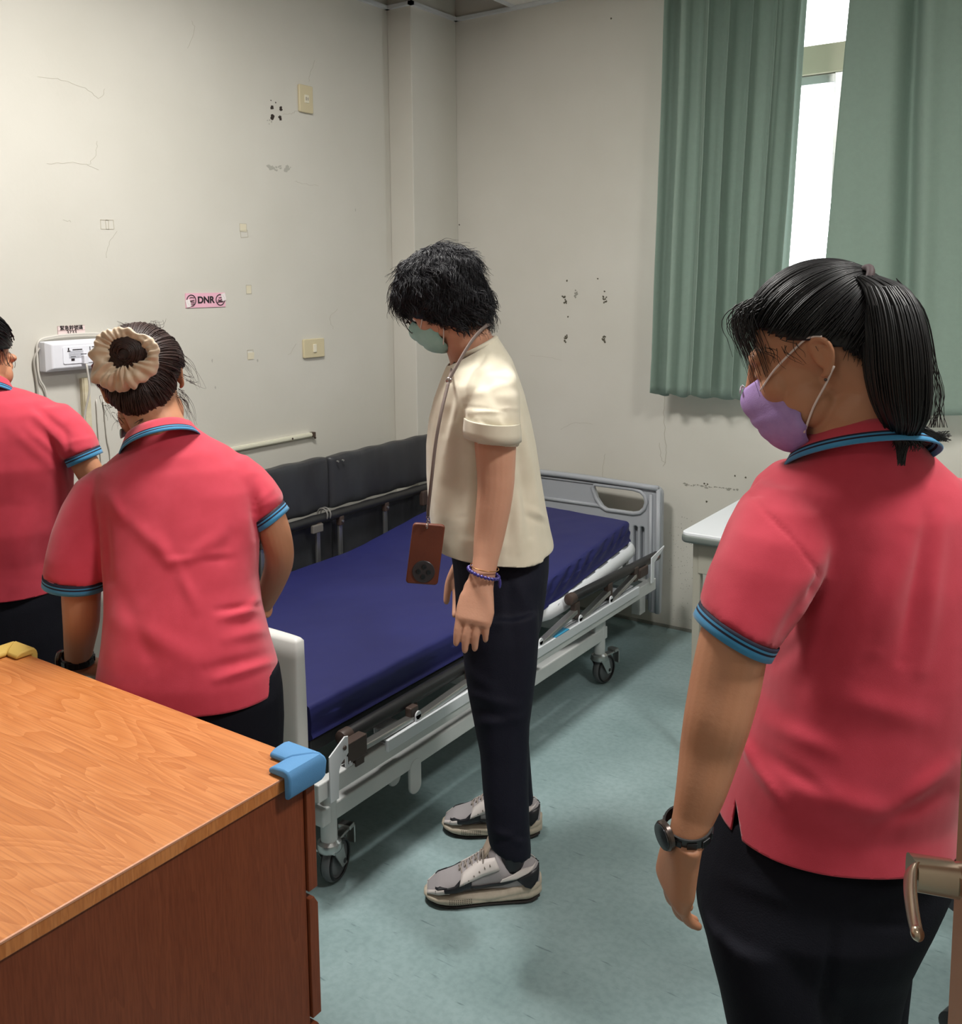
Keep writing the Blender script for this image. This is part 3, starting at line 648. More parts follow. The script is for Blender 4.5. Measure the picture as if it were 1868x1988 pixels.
# raised far side rail
o = MB().tube([(-2.57,1.95,.600),(-2.57,3.42,.600)], .019, 16, roundcap=True, ref=(0,0,1)).build('hand_rail', M_blackrub, bed, smooth='all')
for y in (2.06, 2.33, 2.615, 2.74, 3.015, 3.30):
    pb = MB().box((-2.572, y-.009, .315), (-2.560, y+.009, .575)).build('rail_post', M_steel, bed, bevel=.002)
    MB().box((-2.575, y-.012, .555), (-2.552, y+.012, .592)).build('top_joint', M_brown, pb, bevel=.003)
    MB().cyl((-2.56, y, .572), (-2.547, y, .572), .005, 12).build('bolt', M_steel, pb)
MB().obox((-2.553,2.60,.572), (.008,0,0), (0,.028,0), (0,0,.016)).build('latch_block', mat('grey_joint', (110,106,100), .5), bed, bevel=.004)
hb_ = [(3.285,.50),(3.305,.50),(3.308,.565),(3.345,.575),(3.345,.605),(3.275,.595),(3.275,.575),(3.285,.57)]
plate('rail_bracket', [hb_], (-2.540, 0, 0), (0,1,0), (0,0,1), .004, M_platf, bed, .0012)
MB().obox((-2.550,3.262,.565), (.012,0,0), (0,.022,0), (0,0,.032)).build('latch_block', M_brown, bed, bevel=.005)
MB().obox((-2.545,3.318,.590), (.004,0,0), (0,.008,0), (0,0,.008)).build('red_catch', M_red, bed, bevel=.002)
for y in (2.655, 2.672):
    MB().torus((-2.575, y, .612), V(.026,0,0), V(0,0,.024), .0035, 24, 8).build('grey_tie', mat('tie_grey', (120,118,114), .5), bed, smooth='all')

# ---- mattress
M_matt = mat('navy_cover', (38,41,98), .52, col2=(34,36,90), nscale=3, bump=.06, bscale=500, spec=.35)
def mattress():
    X0, X1 = -2.49, -1.625; th = .094; xs = []; n = 30
    rows = []; Ys = list(np.linspace(1.615, 2.62, 36))+list(np.linspace(2.64, 2.80, 12))+list(np.linspace(2.82, 3.395, 70))
    # cross-section parameter: goes round the rectangle
    sec = []
    W2 = (X1-X0)/2; r = .016
    def prof(m_, side):
        return
    top = [(x, th) for x in np.linspace(-W2+r, W2-r, 40)]
    cr = [(W2-r+r*math.sin(a), th-r+r*math.cos(a)) for a in np.linspace(.25, 1.57, 4)]
    sd = [(W2+.002*math.sin(z/th*3.14), z) for z in np.linspace(th-r-.004, .018, 10)]
    pipe = [(W2+.004, .014), (W2+.004, .008), (W2, .004), (W2-.006, 0)]
    right = cr+sd+pipe; left = [(-x, z) for x, z in right[::-1]]
    bot = [(x, 0) for x in np.linspace(W2-.02, -W2+.02, 12)]
    P = top+right+bot+left; n = len(P); vs = []; fs = []
    for j, y in enumerate(Ys):
        k = max(0., y-2.68); base = .382 + (math.sqrt(k*k+.0016)-.04)*.125*1.02 if y > 2.60 else .382
        sl = .125*min(1, max(0, (y-2.62)/.14))
        for i, (x, z) in enumerate(P):
            xx = x; zz = base+z; yy = y - sl*(z-.0)*0.6
            if z > .05:
                zz += .0035*noise.noise(Vector((x*5, y*4, 1)))+.0018*noise.noise(Vector((x*18, y*14, 3)))
                zz += .012*math.cos(x/W2*1.3)*(z/th) - .008
            if x > W2-.002 and .012 < z < .088:      # gathered folds on the near side
                g = 1 if y > 2.66 else .35
                xx += -.002+g*.0038*math.sin((y-z*1.7)*70+3*noise.noise(Vector((y*6, z*6, 5))))*(.6+.6*noise.noise(Vector((y*5, z*8, 9))))*min(1,(z-.012)/.03) 
            vs.append(((X0+X1)/2+xx, yy, zz))
    for j in range(len(Ys)-1):
        for i in range(n):
            l = (i+1) % n; fs.append((j*n+i, j*n+l, (j+1)*n+l, (j+1)*n+i))
    fs.append(tuple(range(n))); fs.append(tuple((len(Ys)-1)*n+i for i in range(n))[::-1])
    o = MB(); o.add(vs, fs); return o.build('mattress', M_matt, smooth=True, angle=50)
mt = tag(mattress(), 'navy blue vinyl covered mattress on the hospital bed, head end raised', 'mattress')
# ---- black padded guard over the far rail
M_pad = mat('black_leatherette', (44,44,48), .42, col2=(58,60,64), nscale=7, nstretch=(1,1,.35), bump=.35, bscale=26, bstretch=(1,2.2,.7), contrast=(.4,.75))
pad = thing('rail_cushion', (-2.64, 2.7, .4), 'black padded leatherette guard hung over the far side rail of the bed', 'rail cushion')
def cush(name, y0, y1, z0, z1, x, th, seed):
    o = MB(); vs = []; fs = []; ny = int((y1-y0)/.012); nz = 26; P = []
    for k in range(nz):
        t = 2*math.pi*k/nz; c_, s_ = math.cos(t), math.sin(t)
        P.append((math.copysign(abs(c_)**.35, c_), math.copysign(abs(s_)**.35, s_)))
    for j in range(ny+1):
        s = j/ny; y = y0+(y1-y0)*s; e = min(1, (min(s, 1-s)*(y1-y0)/.03))**.5; 
        for (a, b_) in P:
            q = .0035*noise.noise(Vector((y*16, b_*2.2, seed)))+.002*noise.noise(Vector((y*45, b_*4, seed+4)))
            vs.append((x+a*(th/2)*(.45+.55*e)+q*(a > 0), y, (z0+z1)/2+b_*(z1-z0)/2*(.97+.03*e)+.002*math.sin(y*40+seed)))
    n = nz
    for j in range(ny):
        for i in range(n): l = (i+1)%n; fs.append((j*n+i, j*n+l, (j+1)*n+l, (j+1)*n+i))
    fs.append(tuple(range(n))[::-1]); fs.append(tuple(ny*n+i for i in range(n)))
    o.add(vs, fs); return o.build(name, M_pad, pad, smooth='all')
cush('pad', 1.93, 2.742, .612, .822, -2.634, .055, 1); cush('pad', 2.746, 3.446, .612, .820, -2.634, .055, 7)
cush('apron', 1.94, 2.742, .392, .605, -2.612, .016, 3); cush('apron', 2.746, 3.43, .392, .605, -2.612, .016, 9)
o = MB()
for y in (2.77, 2.80): o.cyl((-2.60, y, .80), (-2.592, y, .80), .004, 10)
o.build('snap_stud', M_steel, pad)

# ------------------------------------------------------------------ wooden drawer cabinet with foam corner guards
def wood(name, ca, cb, rot, sc=(1.2, 9, 1), spec=.5, rough=.38):
    m = bpy.data.materials.new(name); m.use_nodes = True; nt = m.node_tree; N = nt.nodes; L = nt.links; b = N['Principled BSDF']
    b.inputs['Roughness'].default_value = rough; b.inputs['Specular IOR Level'].default_value = spec
    tc = N.new('ShaderNodeTexCoord'); mp = N.new('ShaderNodeMapping'); mp.inputs['Rotation'].default_value = rot; mp.inputs['Scale'].default_value = sc; L.new(tc.outputs['Object'], mp.inputs[0])
    n1 = N.new('ShaderNodeTexNoise'); n1.inputs['Scale'].default_value = 1.6; n1.inputs['Detail'].default_value = 2; n1.inputs['Distortion'].default_value = .6; L.new(mp.outputs[0], n1.inputs['Vector'])
    ml = N.new('ShaderNodeMath'); ml.operation = 'MULTIPLY'; ml.inputs[1].default_value = 15; L.new(n1.outputs['Fac'], ml.inputs[0])
    fr = N.new('ShaderNodeMath'); fr.operation = 'FRACT'; L.new(ml.outputs[0], fr.inputs[0])
    r = N.new('ShaderNodeValToRGB'); e = r.color_ramp.elements; e[0].position = 0; e[1].position = 1; e[0].color = (*lin(ca), 1); e[1].color = (*lin(cb), 1)
    k = r.color_ramp.elements.new(.55); k.color = (*lin(tuple((x+y)/2 for x, y in zip(ca, cb))), 1); L.new(fr.outputs[0], r.inputs[0])
    mp2 = N.new('ShaderNodeMapping'); mp2.inputs['Rotation'].default_value = rot; mp2.inputs['Scale'].default_value = (sc[0]*3, sc[1]*26, sc[2]*26); L.new(tc.outputs['Object'], mp2.inputs[0])
    n2 = N.new('ShaderNodeTexNoise'); n2.inputs['Scale'].default_value = 1.5; n2.inputs['Detail'].default_value = 3; L.new(mp2.outputs[0], n2.inputs['Vector'])
    r2 = N.new('ShaderNodeValToRGB'); r2.color_ramp.elements[0].position = .38; r2.color_ramp.elements[1].position = .55; r2.color_ramp.elements[0].color = (.80,.74,.70,1); r2.color_ramp.elements[1].color = (1,1,1,1); L.new(n2.outputs['Fac'], r2.inputs[0])
    mx = N.new('ShaderNodeMixRGB'); mx.blend_type = 'MULTIPLY'; mx.inputs[0].default_value = .75; L.new(r.outputs[0], mx.inputs[1]); L.new(r2.outputs[0], mx.inputs[2]); L.new(mx.outputs[0], b.inputs['Base Color'])
    return m
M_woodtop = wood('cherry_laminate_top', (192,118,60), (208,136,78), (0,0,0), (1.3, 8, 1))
M_woodshade = wood('cherry_laminate_shaded', (122,63,38), (131,70,43), (0,0,0), (9, 9, .7), spec=.3)  # same laminate as the top, with the side's shade put into the colour
ZT = .80; CXr, CXl, CYb, CYf = -.975, -1.775, .968, -.16
cab = thing('drawer_cabinet', ((CXr+CXl)/2, (CYb+CYf)/2, 0), 'orange cherry-wood drawer cabinet in the near left corner with padded corners', 'cabinet')
MB().box((CXl+.004, CYf+.004, .0), (CXr-.004, CYb-.016, ZT-.002)).build('carcass', M_woodshade, cab, bevel=.001)
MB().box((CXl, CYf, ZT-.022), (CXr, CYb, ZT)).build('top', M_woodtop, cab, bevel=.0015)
MB().box((CXr-.0006, CYf, ZT-.003), (CXr+.0008, CYb, ZT-.0005)).build('pale_edge_strip', mat('edge_strip', (206,150,120), .4), cab)
zz = [(.60,.775),(.395,.588),(.19,.383),(.03,.178)]
for z0_, z1_ in zz:
    o = MB(); yb0 = CYb-.014; 
    prof = [(yb0, z0_), (yb0+.018, z0_), (yb0+.018, z1_-.014), (yb0+.010, z1_), (yb0, z1_)]
    vs = [(x, y, z) for x in (CXl+.006, CXr-.0) for y, z in prof]; n_ = len(prof)
    o.add(vs, [tuple(range(n_)), tuple(range(n_, 2*n_))[::-1]]+[(i, n_+i, n_+(i+1)%n_, (i+1)%n_) for i in range(n_)])
    o.build('drawer_front', M_woodshade, cab, bevel=.001)
def guard(cx_, cy_, sx, sy, mt, label):
    r = MB(); L_ = .062; th = .011
    sec = []
    # L-shaped foam section wraps over the edge: on top and down the side
    def arm(d, nrm):
        P = []; d = np.array(d, float); nrm = np.array(nrm, float); c0 = V(cx_, cy_, ZT)
        prof = [(-.030, .001), (-.030, .008), (-.020, .0125), (0, .014), (.008, .012), (.0125, .006), (.014, 0), (.0125, -.022), (.008, -.030), (.001, -.030), (.001, .001)]
        ring0 = [c0+nrm*a+Z*b_ for a, b_ in prof]; n = len(prof)
        vs = [p-d*.002+nrm*0 for p in ring0]
        out = []
        for s_ in (0, L_):
            for (a, b_), p in zip(prof, ring0):
                k = -a if s_ == 0 else 0      # mitre at the corner
                out.append(p+d*(s_ if s_ else 0)-d*(a if s_ == 0 else 0))
        r.add(out, [(i, (i+1)%n, n+(i+1)%n, n+i) for i in range(n)]+[tuple(range(n)), tuple(range(n, 2*n))[::-1]])
    arm((-sx,0,0), (0,sy,0)); arm((0,-sy,0), (sx,0,0))
    o = r.build('corner_guard', mt, bevel=.003, smooth=True, angle=30); return tag(o, label, 'corner guard', 'foam corner guards on the cabinet')
guard(CXr+.004, CYb, 1, 1, mat('blue_foam', (84,142,192), .7, bump=.15, bscale=900), 'sky blue foam corner guard on the near corner of the cabinet by the bed foot')
guard(CXl, CYb, -1, 1, mat('yellow_foam', (206,172,86), .7, bump=.15, bscale=900), 'yellow foam corner guard on the far left corner of the cabinet')

# ------------------------------------------------------------------ side table by the window wall
M_lam = mat('pale_laminate', (222,226,230), .3, spec=.5); M_edge = mat('grey_green_edge', (104,112,108), .45); M_legp = mat('table_leg_paint', (160,158,146), .5)
tb = thing('desk', (-.75, 3.22, 0), 'pale laminate desk with grey rounded edge against the window wall', 'desk')
TX0, TX1, TY0, TY1, TZ = -1.125, -.30, 2.69, 3.70, .742
rot4 = -.045
plate('table_top', [rrect(TX0+.004, TY0+.004, TX1-.004, TY1-.004, .022)], (0,0,TZ-.0065), (1,0,0), (0,1,0), .013, M_lam, tb, .002)
plate('edge_band', [rrect(TX0, TY0, TX1, TY1, .026)], (0,0,TZ-.020), (1,0,0), (0,1,0), .026, M_edge, tb, .009)
for x, y in ((TX0+.044, TY0+.045), (TX1-.035, TY0+.04), (TX0+.035, TY1-.04), (TX1-.035, TY1-.04)):
    MB().box((x-.0125, y-.0125, 0), (x+.0125, y+.0125, TZ-.032)).build('leg', M_legp, tb, bevel=.003)
o = MB(); o.box((TX0+.05, TY0+.03, TZ-.13), (TX1-.05, TY0+.045, TZ-.032)).box((TX0+.03, TY0+.05, TZ-.13), (TX0+.042, TY1-.05, TZ-.032)).box((TX0+.05, TY1-.045, TZ-.13), (TX1-.05, TY1-.03, TZ-.032)); o.build('apron', M_legp, tb, bevel=.002)

# low white bench and black office chair half hidden at the right edge
bn = thing('bench', (-.02, 2.30, 0), 'low pale bench with dark front behind the door edge at the right', 'bench')
p = at(1856, 1484, 2, .44)
MB().box((p[0]-.10, p[1]-.0, .425), (p[0]+.6, p[1]+.35, .445)).build('seat', M_lam, bn, bevel=.003)
MB().box((p[0]-.08, p[1]+.01, .34), (p[0]+.58, p[1]+.33, .425)).build('dark_apron', mat('dark_board', (52,52,50), .6), bn)
for x, y in ((p[0]+.0,p[1]+.04),(p[0]+.5,p[1]+.04),(p[0]+.0,p[1]+.3),(p[0]+.5,p[1]+.3)): MB().box((x-.012+.05,y-.012,0),(x+.012+.05,y+.012,.34)).build('leg', M_legp, bn)
M_blk = mat('black_mesh_fabric', (26,26,30), .7, bump=.3, bscale=600); M_seat = mat('seat_grey_black', (50,51,60), .6)
ch = thing('office_chair', (.02, 1.80, 0), 'black office chair with mesh back, mostly hidden behind the door at right', 'chair')
q = at(1828, 1790, 2, .40)
o = MB(); cx_, cy_ = q[0]+.19, q[1]+.20
o.loft([(V(cx_,cy_,.415), V(.20,0,0), V(0,.20,0), 4), (V(cx_,cy_,.425), V(.225,0,0), V(0,.22,0), 4), (V(cx_,cy_,.462), V(.23,0,0), V(0,.225,0), 4), (V(cx_,cy_,.480), V(.20,0,0), V(0,.20,0), 4), (V(cx_,cy_,.486), V(.14,0,0), V(0,.14,0), 4)], 48)
o.build('seat', M_seat, ch, smooth=True)
o = MB(); o.cyl((cx_,cy_,.08), (cx_,cy_,.42), .022, 20); o.obox((cx_-.0,cy_,.40), (.10,0,0), (0,.09,0), (0,0,.015)); o.build('gas_column', M_blackrub, ch, smooth=True)
for k in range(5):
    t = 2*math.pi*k/5+.3; d = V(math.cos(t), math.sin(t), 0)
    lg = MB().tube([V(cx_,cy_,.095), V(cx_,cy_,.075)+d*.20], [.024,.016], 12).build('base_leg', M_blackrub, ch, smooth=True)
    MB().lathe(V(cx_,cy_,.028)+d*.202-np.cross(d,Z)*.018, np.cross(d,Z), [(.012,0),(.027,.003),(.027,.033),(.012,.036)], 20).build('caster', M_blackrub, lg, smooth=True)
o = MB(); pb_ = at(1868, 1440, 1, cy_+.26)
rings = []
for i in range(9):
    t = i/8; rings.append((V(cx_+.03, cy_+.225+.02*math.sin(3.14*t), .56+.40*t), V((.17+.05*math.sin(3.14*t)),0,0), V(0,.018,0), 3))
o.loft(rings, 36); o.build('backrest', M_blk, ch, smooth=True); MB().tube([V(cx_+.02,cy_+.10,.41), V(cx_+.02,cy_+.24,.43), V(cx_+.02,cy_+.255,.60)], .018, 12, k=5).build('back_bar', M_blackrub, ch, smooth='all')

# ------------------------------------------------------------------ open door leaf at the right edge, with its lever handle
M_door = mat('door_brown', (134,96,72), .45, col2=(120,84,62), nscale=3, nstretch=(6,6,.6))
M_brass = mat('satin_nickel', (188,170,150), .25, .9)
pe = W(1853, 1700, .885); pe[2] = 0
dl = -Fh; dn = -Rh                       # leaf runs back towards the hinge; dn faces the room (left)
door = thing('door_1', (float(pe[0]), float(pe[1]), 0), 'brown door leaf', 'door'); 
for k_ in ('label', 'category'): del door[k_]
door['kind'] = 'structure'
o = MB(); c0 = pe+dl*.40-dn*.02; o.obox(c0+Z*1.03, dl*.40, dn*.02, Z*1.02); o.build('door_leaf', M_door, door, bevel=.002)
hz = at(1868, 1703, 2, 1.0); D0 = .825
hc = W(1861, 1700, D0); hc = pe+dl*.055; hc[2] = W(1861, 1702, .83)[2]
hd = MB(); hd.lathe(hc, dn, [(.030,-.001),(.031,.003),(.027,.008),(.016,.012),(.014,.014),(.014,.030)], 36); hr = hd.build('lever_rose', M_brass, door, smooth=True, angle=25)
hd = MB(); a0 = hc+dn*.028; a1 = W(1771, 1693, .835)
hd.loft([(a0+(a1-a0)*t, dl*(.012+.001*t), Z*(.0145-.001*t), 4) for t in np.linspace(0, 1, 6)], 24)
P = [W(1773,1683,.836), W(1768,1700,.826), W(1768,1735,.802), W(1774,1780,.772), W(1781,1812,.748)]
Q = catmull(P, 6); T = np.linspace(0, 1, len(Q))
hd.loft([(q, unit(Z*.6+dl*.5)*(.013-.007*t), dn*(.0042-.0004*t), 3) for q, t in zip(Q, T)], 20); hd.ball(Q[-1], Z*.006, dn*.005, dl*.006)
hd.build('lever', M_brass, hr, smooth=True, angle=50)
# ------------------------------------------------------------------ people
def head_shape(o, c, F, U, s=1.0, face=True, earL=True, earR=True):
    F = unit(F); U = unit(np.asarray(U)-F*(F@np.asarray(U))); L = np.cross(U, F); c = np.asarray(c, float)
    H = lambda f, l, u: c+s*(F*f+L*l+U*u)
    B = lambda p, r: o.ball(H(*p), F*r[0]*s, L*r[1]*s, U*r[2]*s, 24, 16)
    B((-.012,0,.028), (.092,.073,.084)); B((.028,0,-.020), (.062,.062,.080)); B((.034,0,-.066), (.050,.047,.046)); B((.066,0,-.096), (.022,.026,.019))
    B((-.02,0,-.03), (.06,.062,.06))
    for k in (-1, 1):
        B((.076,.026*k,.024), (.013,.030,.013)); B((.060,.032*k,-.024), (.027,.030,.030)); B((.028,.050*k,-.055), (.034,.018,.034))
        B((.074,.030*k,.002), (.0135,.019,.013))
    o.tube([H(.088,0,.018), H(.100,0,-.010), H(.112,0,-.032)], [.0075*s,.009*s,.0115*s], 12, k=3, roundcap=True)
    for k in (-1, 1): B((.100,.011*k,-.036), (.010,.008,.007))
    B((.088,0,-.060), (.014,.024,.007)); B((.087,0,-.071), (.013,.021,.007))
    for k, e in ((1, earL), (-1, earR)):
        if not e: continue
        P = []
        for i in range(11):
            t = math.radians(-150+i*27); P.append(H(-.012+.017*math.cos(math.radians(200)-t*1.0)*1.0, (.073+.010*math.sin(i/10*3.14))*k, .0+.031*math.sin(-t-math.radians(60))*1.0))
        # outer rim: start at the front top, go back and down to the lobe
        E = lambda f, l, u: H(-.010+(f+.010)*.80, l, -.002+(u+.002)*.80)
        P = [E(.004,.070*k,.014), E(.000,.075*k,.028), E(-.012,.080*k,.033), E(-.026,.083*k,.024), E(-.030,.083*k,.006), E(-.024,.081*k,-.012), E(-.012,.078*k,-.028), E(-.002,.073*k,-.030)]
        o.tube(P, [.003*s,.004*s,.0042*s,.0042*s,.004*s,.004*s,.0052*s,.004*s], 10, k=4, roundcap=True)
        o.ball(E(-.012,.073*k,.004), F*.013*s, L*.0065*s, U*.021*s, 16, 10)
        o.tube([E(-.006,.076*k,.012), E(-.016,.080*k,.012), E(-.020,.080*k,-.004), E(-.012,.077*k,-.016)], [.0027*s]*4, 8, k=4, roundcap=True)
    return H, (F, L, U)
def eyes(person, H, fr, s=1.0):
    M_eye = mat('eye_white', (226,222,216), .2); M_iris = mat('dark_iris', (30,20,16), .15)
    F, L, U = fr
    for k in (-1, 1):
        o = MB(); c = H(.0750,.030*k,.001); o.ball(c, F*.0125*s, L*.0135*s, U*.0105*s, 20, 14); e = o.build('eye', M_eye, person, smooth='all')
        o = MB(); o.ball(c+F*.0085*s, F*.0048*s, L*.0056*s, U*.0056*s, 16, 10); o.build('iris', M_iris, e, smooth='all')
def hand_shape(o, P, d, n, t, curl, s=1.0, spread=.0, thumb=(.75,.55,.35), thumbcurl=.5, fl=1.0):
    "P wrist, d to the fingers, n palm normal, t towards the thumb side"
    P = np.asarray(P, float); d = unit(d); n = unit(np.asarray(n)-d*(d@np.asarray(n))); t = unit(np.asarray(t)-d*(d@np.asarray(t))-n*(n@np.asarray(t)))
    o.loft([(P-d*.012*s, t*.027*s, n*.020*s), (P+d*.012*s, t*.029*s, n*.019*s, 2.3), (P+d*.035*s+t*.002*s, t*.037*s, n*.0165*s, 2.6), (P+d*.060*s, t*.041*s, n*.0145*s, 2.8), (P+d*.082*s-n*.001, t*.040*s, n*.0125*s, 2.8), (P+d*.092*s, t*.037*s, n*.009*s, 2.8)], 28)
    offs = (.0300,.0102,-.0098,-.0290); lens = (.068,.077,.071,.055); rr = (.0085,.0088,.0084,.0074); back = (-.002,.002,0,-.008)
    for i in range(4):
        b = P + d*(.083+back[i])*s + t*offs[i]*s; a = 0.; pts = [b-d*.022*s, b]; q = b; c = curl[i] if hasattr(curl, '__len__') else curl
        dd0 = unit(d + t*spread*(1.5-i))
        for fr_, ca in ((.46, .9), (.30, 1.1), (.24, .7)):
            a += c*ca; q = q + (dd0*math.cos(a)+n*math.sin(a))*lens[i]*fr_*s*fl; pts.append(q)
        r = rr[i]*s; o.tube(pts, [r*1.0, r*1.08, r*1.04, r*.93, r*.80], 12, k=4, roundcap=True)
    b = P + d*.022*s + t*.022*s + n*.006*s; v = unit(d*thumb[0]+t*thumb[1]+n*thumb[2]); q1 = b+v*.044*s
    v2 = unit(v*1.0+d*thumbcurl*.8-t*thumbcurl*.35+n*.12); q2 = q1+v2*.033*s; v3 = unit(v2+d*thumbcurl*.3-t*.15*thumbcurl); q3 = q2+v3*.025*s
    o.tube([b-v*.012*s, b, q1, q2, q3], [.013*s,.0148*s,.0112*s,.0098*s,.0082*s], 12, k=4, roundcap=True)
SKV = .0027
def skin_mat(name, c, c2): return mat(name, c, .48, col2=c2, nscale=14, bump=.10, bscale=260, sss=.12, spec=.35, contrast=(.3,.75))
def limb(o, pts, k=5, n=20):
    "pts: (u, v, D, radius_px[, flat])"
    o.tube([W(p[0], p[1], p[2]) for p in pts], [p[3]*p[2]/F_PX for p in pts], n, k=k, roundcap=True, ref=tuple(Rh))
def ring(u0, u1, v, D, th, p=2.3, dv=0., lift=0., off=0.):
    "horizontal-ish cross-section: left/right pixel, row, depth, half thickness; dv tilts right side down by dv px; lift tilts the near side"
    c = W((u0+u1)/2, v, D); c = c + Fh*off
    a = (W(u1, v+dv, D)-W(u0, v-dv, D))/2; b = Fh*th + Z*lift
    return (c, a, b, p)
def creases(me, L, only_front=True, scale=1.0):
    "cloth folds: L of (u0, v0, u1, v1, width_px, height_m); ridge (+) or valley (-) raised along the surface normal"
    P, Nn = mesh_np(me); d = P-CAM; z = d@Fv; U_ = CX+F_PX*(d@Rv)/z; V_ = CY-F_PX*(d@Uv)/z
    front = np.clip(-(Nn*d).sum(1)/np.linalg.norm(d, axis=1)*2.2, 0, 1) if only_front else 1.
    disp = np.zeros(len(P))
    for (u0, v0, u1, v1, w_, h) in L:
        ax = np.array([u1-u0, v1-v0], float); l2 = (ax**2).sum(); t = ((U_-u0)*ax[0]+(V_-v0)*ax[1])/l2; tc = np.clip(t, 0, 1)
        dx = U_-(u0+ax[0]*tc); dy = V_-(v0+ax[1]*tc); q = np.exp(-(dx*dx+dy*dy)/(w_*w_)); tp = .35+.65*np.sin(np.pi*np.clip(tc, .02, .98))
        disp += h*q*tp*scale
    P += Nn*(disp*front)[:, None]; me.vertices.foreach_set('co', P.ravel()); me.update()
def wobble(me, amp, sc, seed=0.):
    P, Nn = mesh_np(me); P += Nn*(amp*noise3(P, sc, seed))[:, None]; me.vertices.foreach_set('co', P.ravel()); me.update()
def cut(me, planes):
    "planes: (point, normal pointing to the removed side, centre, radius) - removes the part beyond each plane inside the given ball"
    bm = bmesh.new(); bm.from_mesh(me)
    for p, n, c, r in planes:
        p = np.asarray(p); n = unit(n); c = Vector(c); sel = [f for f in bm.faces if (f.calc_center_median()-c).length < r]
        es = {e for f in sel for e in f.edges}; vs = {v for f in sel for v in f.verts}
        bmesh.ops.bisect_plane(bm, geom=list(sel)+list(es)+list(vs), plane_co=Vector(p), plane_no=Vector(n), dist=1e-5)
        dead = [f for f in bm.faces if (f.calc_center_median()-c).length < r+.004 and (f.calc_center_median()-Vector(p)).dot(Vector(n)) > -1e-4]
        bmesh.ops.delete(bm, geom=dead, context='FACES')
    bm.to_mesh(me); bm.free(); me.update()
def thick(ob, t=.0022, off=-1):
    md = ob.modifiers.new('cloth', 'SOLIDIFY'); md.thickness = t; md.offset = off; md.use_rim = True
M_polo = mat('polo_pique', (193,60,78), .82, col2=(187,56,73), nscale=30, sheen=.25, bump=.16, bscale=1500, spec=.2)
M_cyan = mat('trim_blue', (52,132,178), .8, sheen=.2); M_navy = mat('trim_navy', (16,18,44), .8)
M_trou = mat('black_trousers', (17,18,26), .85, bump=.3, bscale=500, spec=.15)
def ribbed(name, loops, parent, stripes, side=1):
    "band through closed/open loops of points (list of rows), one material per row gap"
    o = MB(); n = len(loops[0])
    vs = [p for l in loops for p in l]; closed = stripes[1]
    for i, mi in enumerate(stripes[0]):
        fs = []
        for k in range(n if closed else n-1):
            l = (k+1) % n; fs.append((i*n+k, i*n+l, (i+1)*n+l, (i+1)*n+k))
        if i == 0: o.add(vs, fs, mi)
        else:
            o.f += fs; o.m += [mi]*len(fs)
    ob = o.build(name, [M_polo, M_cyan, M_navy], parent, smooth='all'); thick(ob, .003, 0); return ob
def cuff(parent, c, a, b, axis, h=.022):
    "striped sleeve cuff around ellipse (c, a, b); axis points down the arm"
    axis = unit(axis); hs = [-.003, .0, .0035, .0065, .0095, .0130, h]; st = [0, 1, 2, 1, 2, 1]
    hs = [-.002, .0025, .0055, .0085, .0115, h-.002]; st = [2, 1, 2, 1, 1]
    loops = []
    for hh in hs: loops.append([np.asarray(c)+axis*hh+np.asarray(a)*1.02*math.cos(t)+np.asarray(b)*1.02*math.sin(t) for t in np.linspace(0, 2*math.pi, 49)[:-1]])
    return ribbed('sleeve_cuff', loops, parent, (st, True))
def hair_strands(o, rnd, starts, fn, r0, n=4, seg=10):
    for s_ in starts:
        P = fn(s_); m_ = len(P); o.tube(P, [r0*(.5+.8*math.sin(3.0*(i+.6)/(m_+.5))**.6)*(1 if i < m_-1 else .15) for i in range(m_)], n, cap=False)
def shoes_simple(parent, ctr, dr, mt, L=.25, name='shoe'):
    ctr = np.asarray(ctr, float); dr = unit(dr); sd = V(dr[1], -dr[0], 0); o = MB()
    o.loft([(ctr-dr*.06+Z*.003, dr*.001, sd*.001)]+[(ctr+dr*x+Z*z, sd*w_, Z*h, 2.6) for x, z, w_, h in ((-.075,.04,.02,.035),(-.06,.045,.034,.043),(0,.045,.037,.044),(.06,.036,.042,.035),(.12,.026,.045,.025),(.165,.020,.034,.019),(.185,.016,.015,.012))], 24)
    return o.build(name, mt, parent, smooth='all')
M_shoe_dark = mat('dark_shoe', (30,30,34), .5)

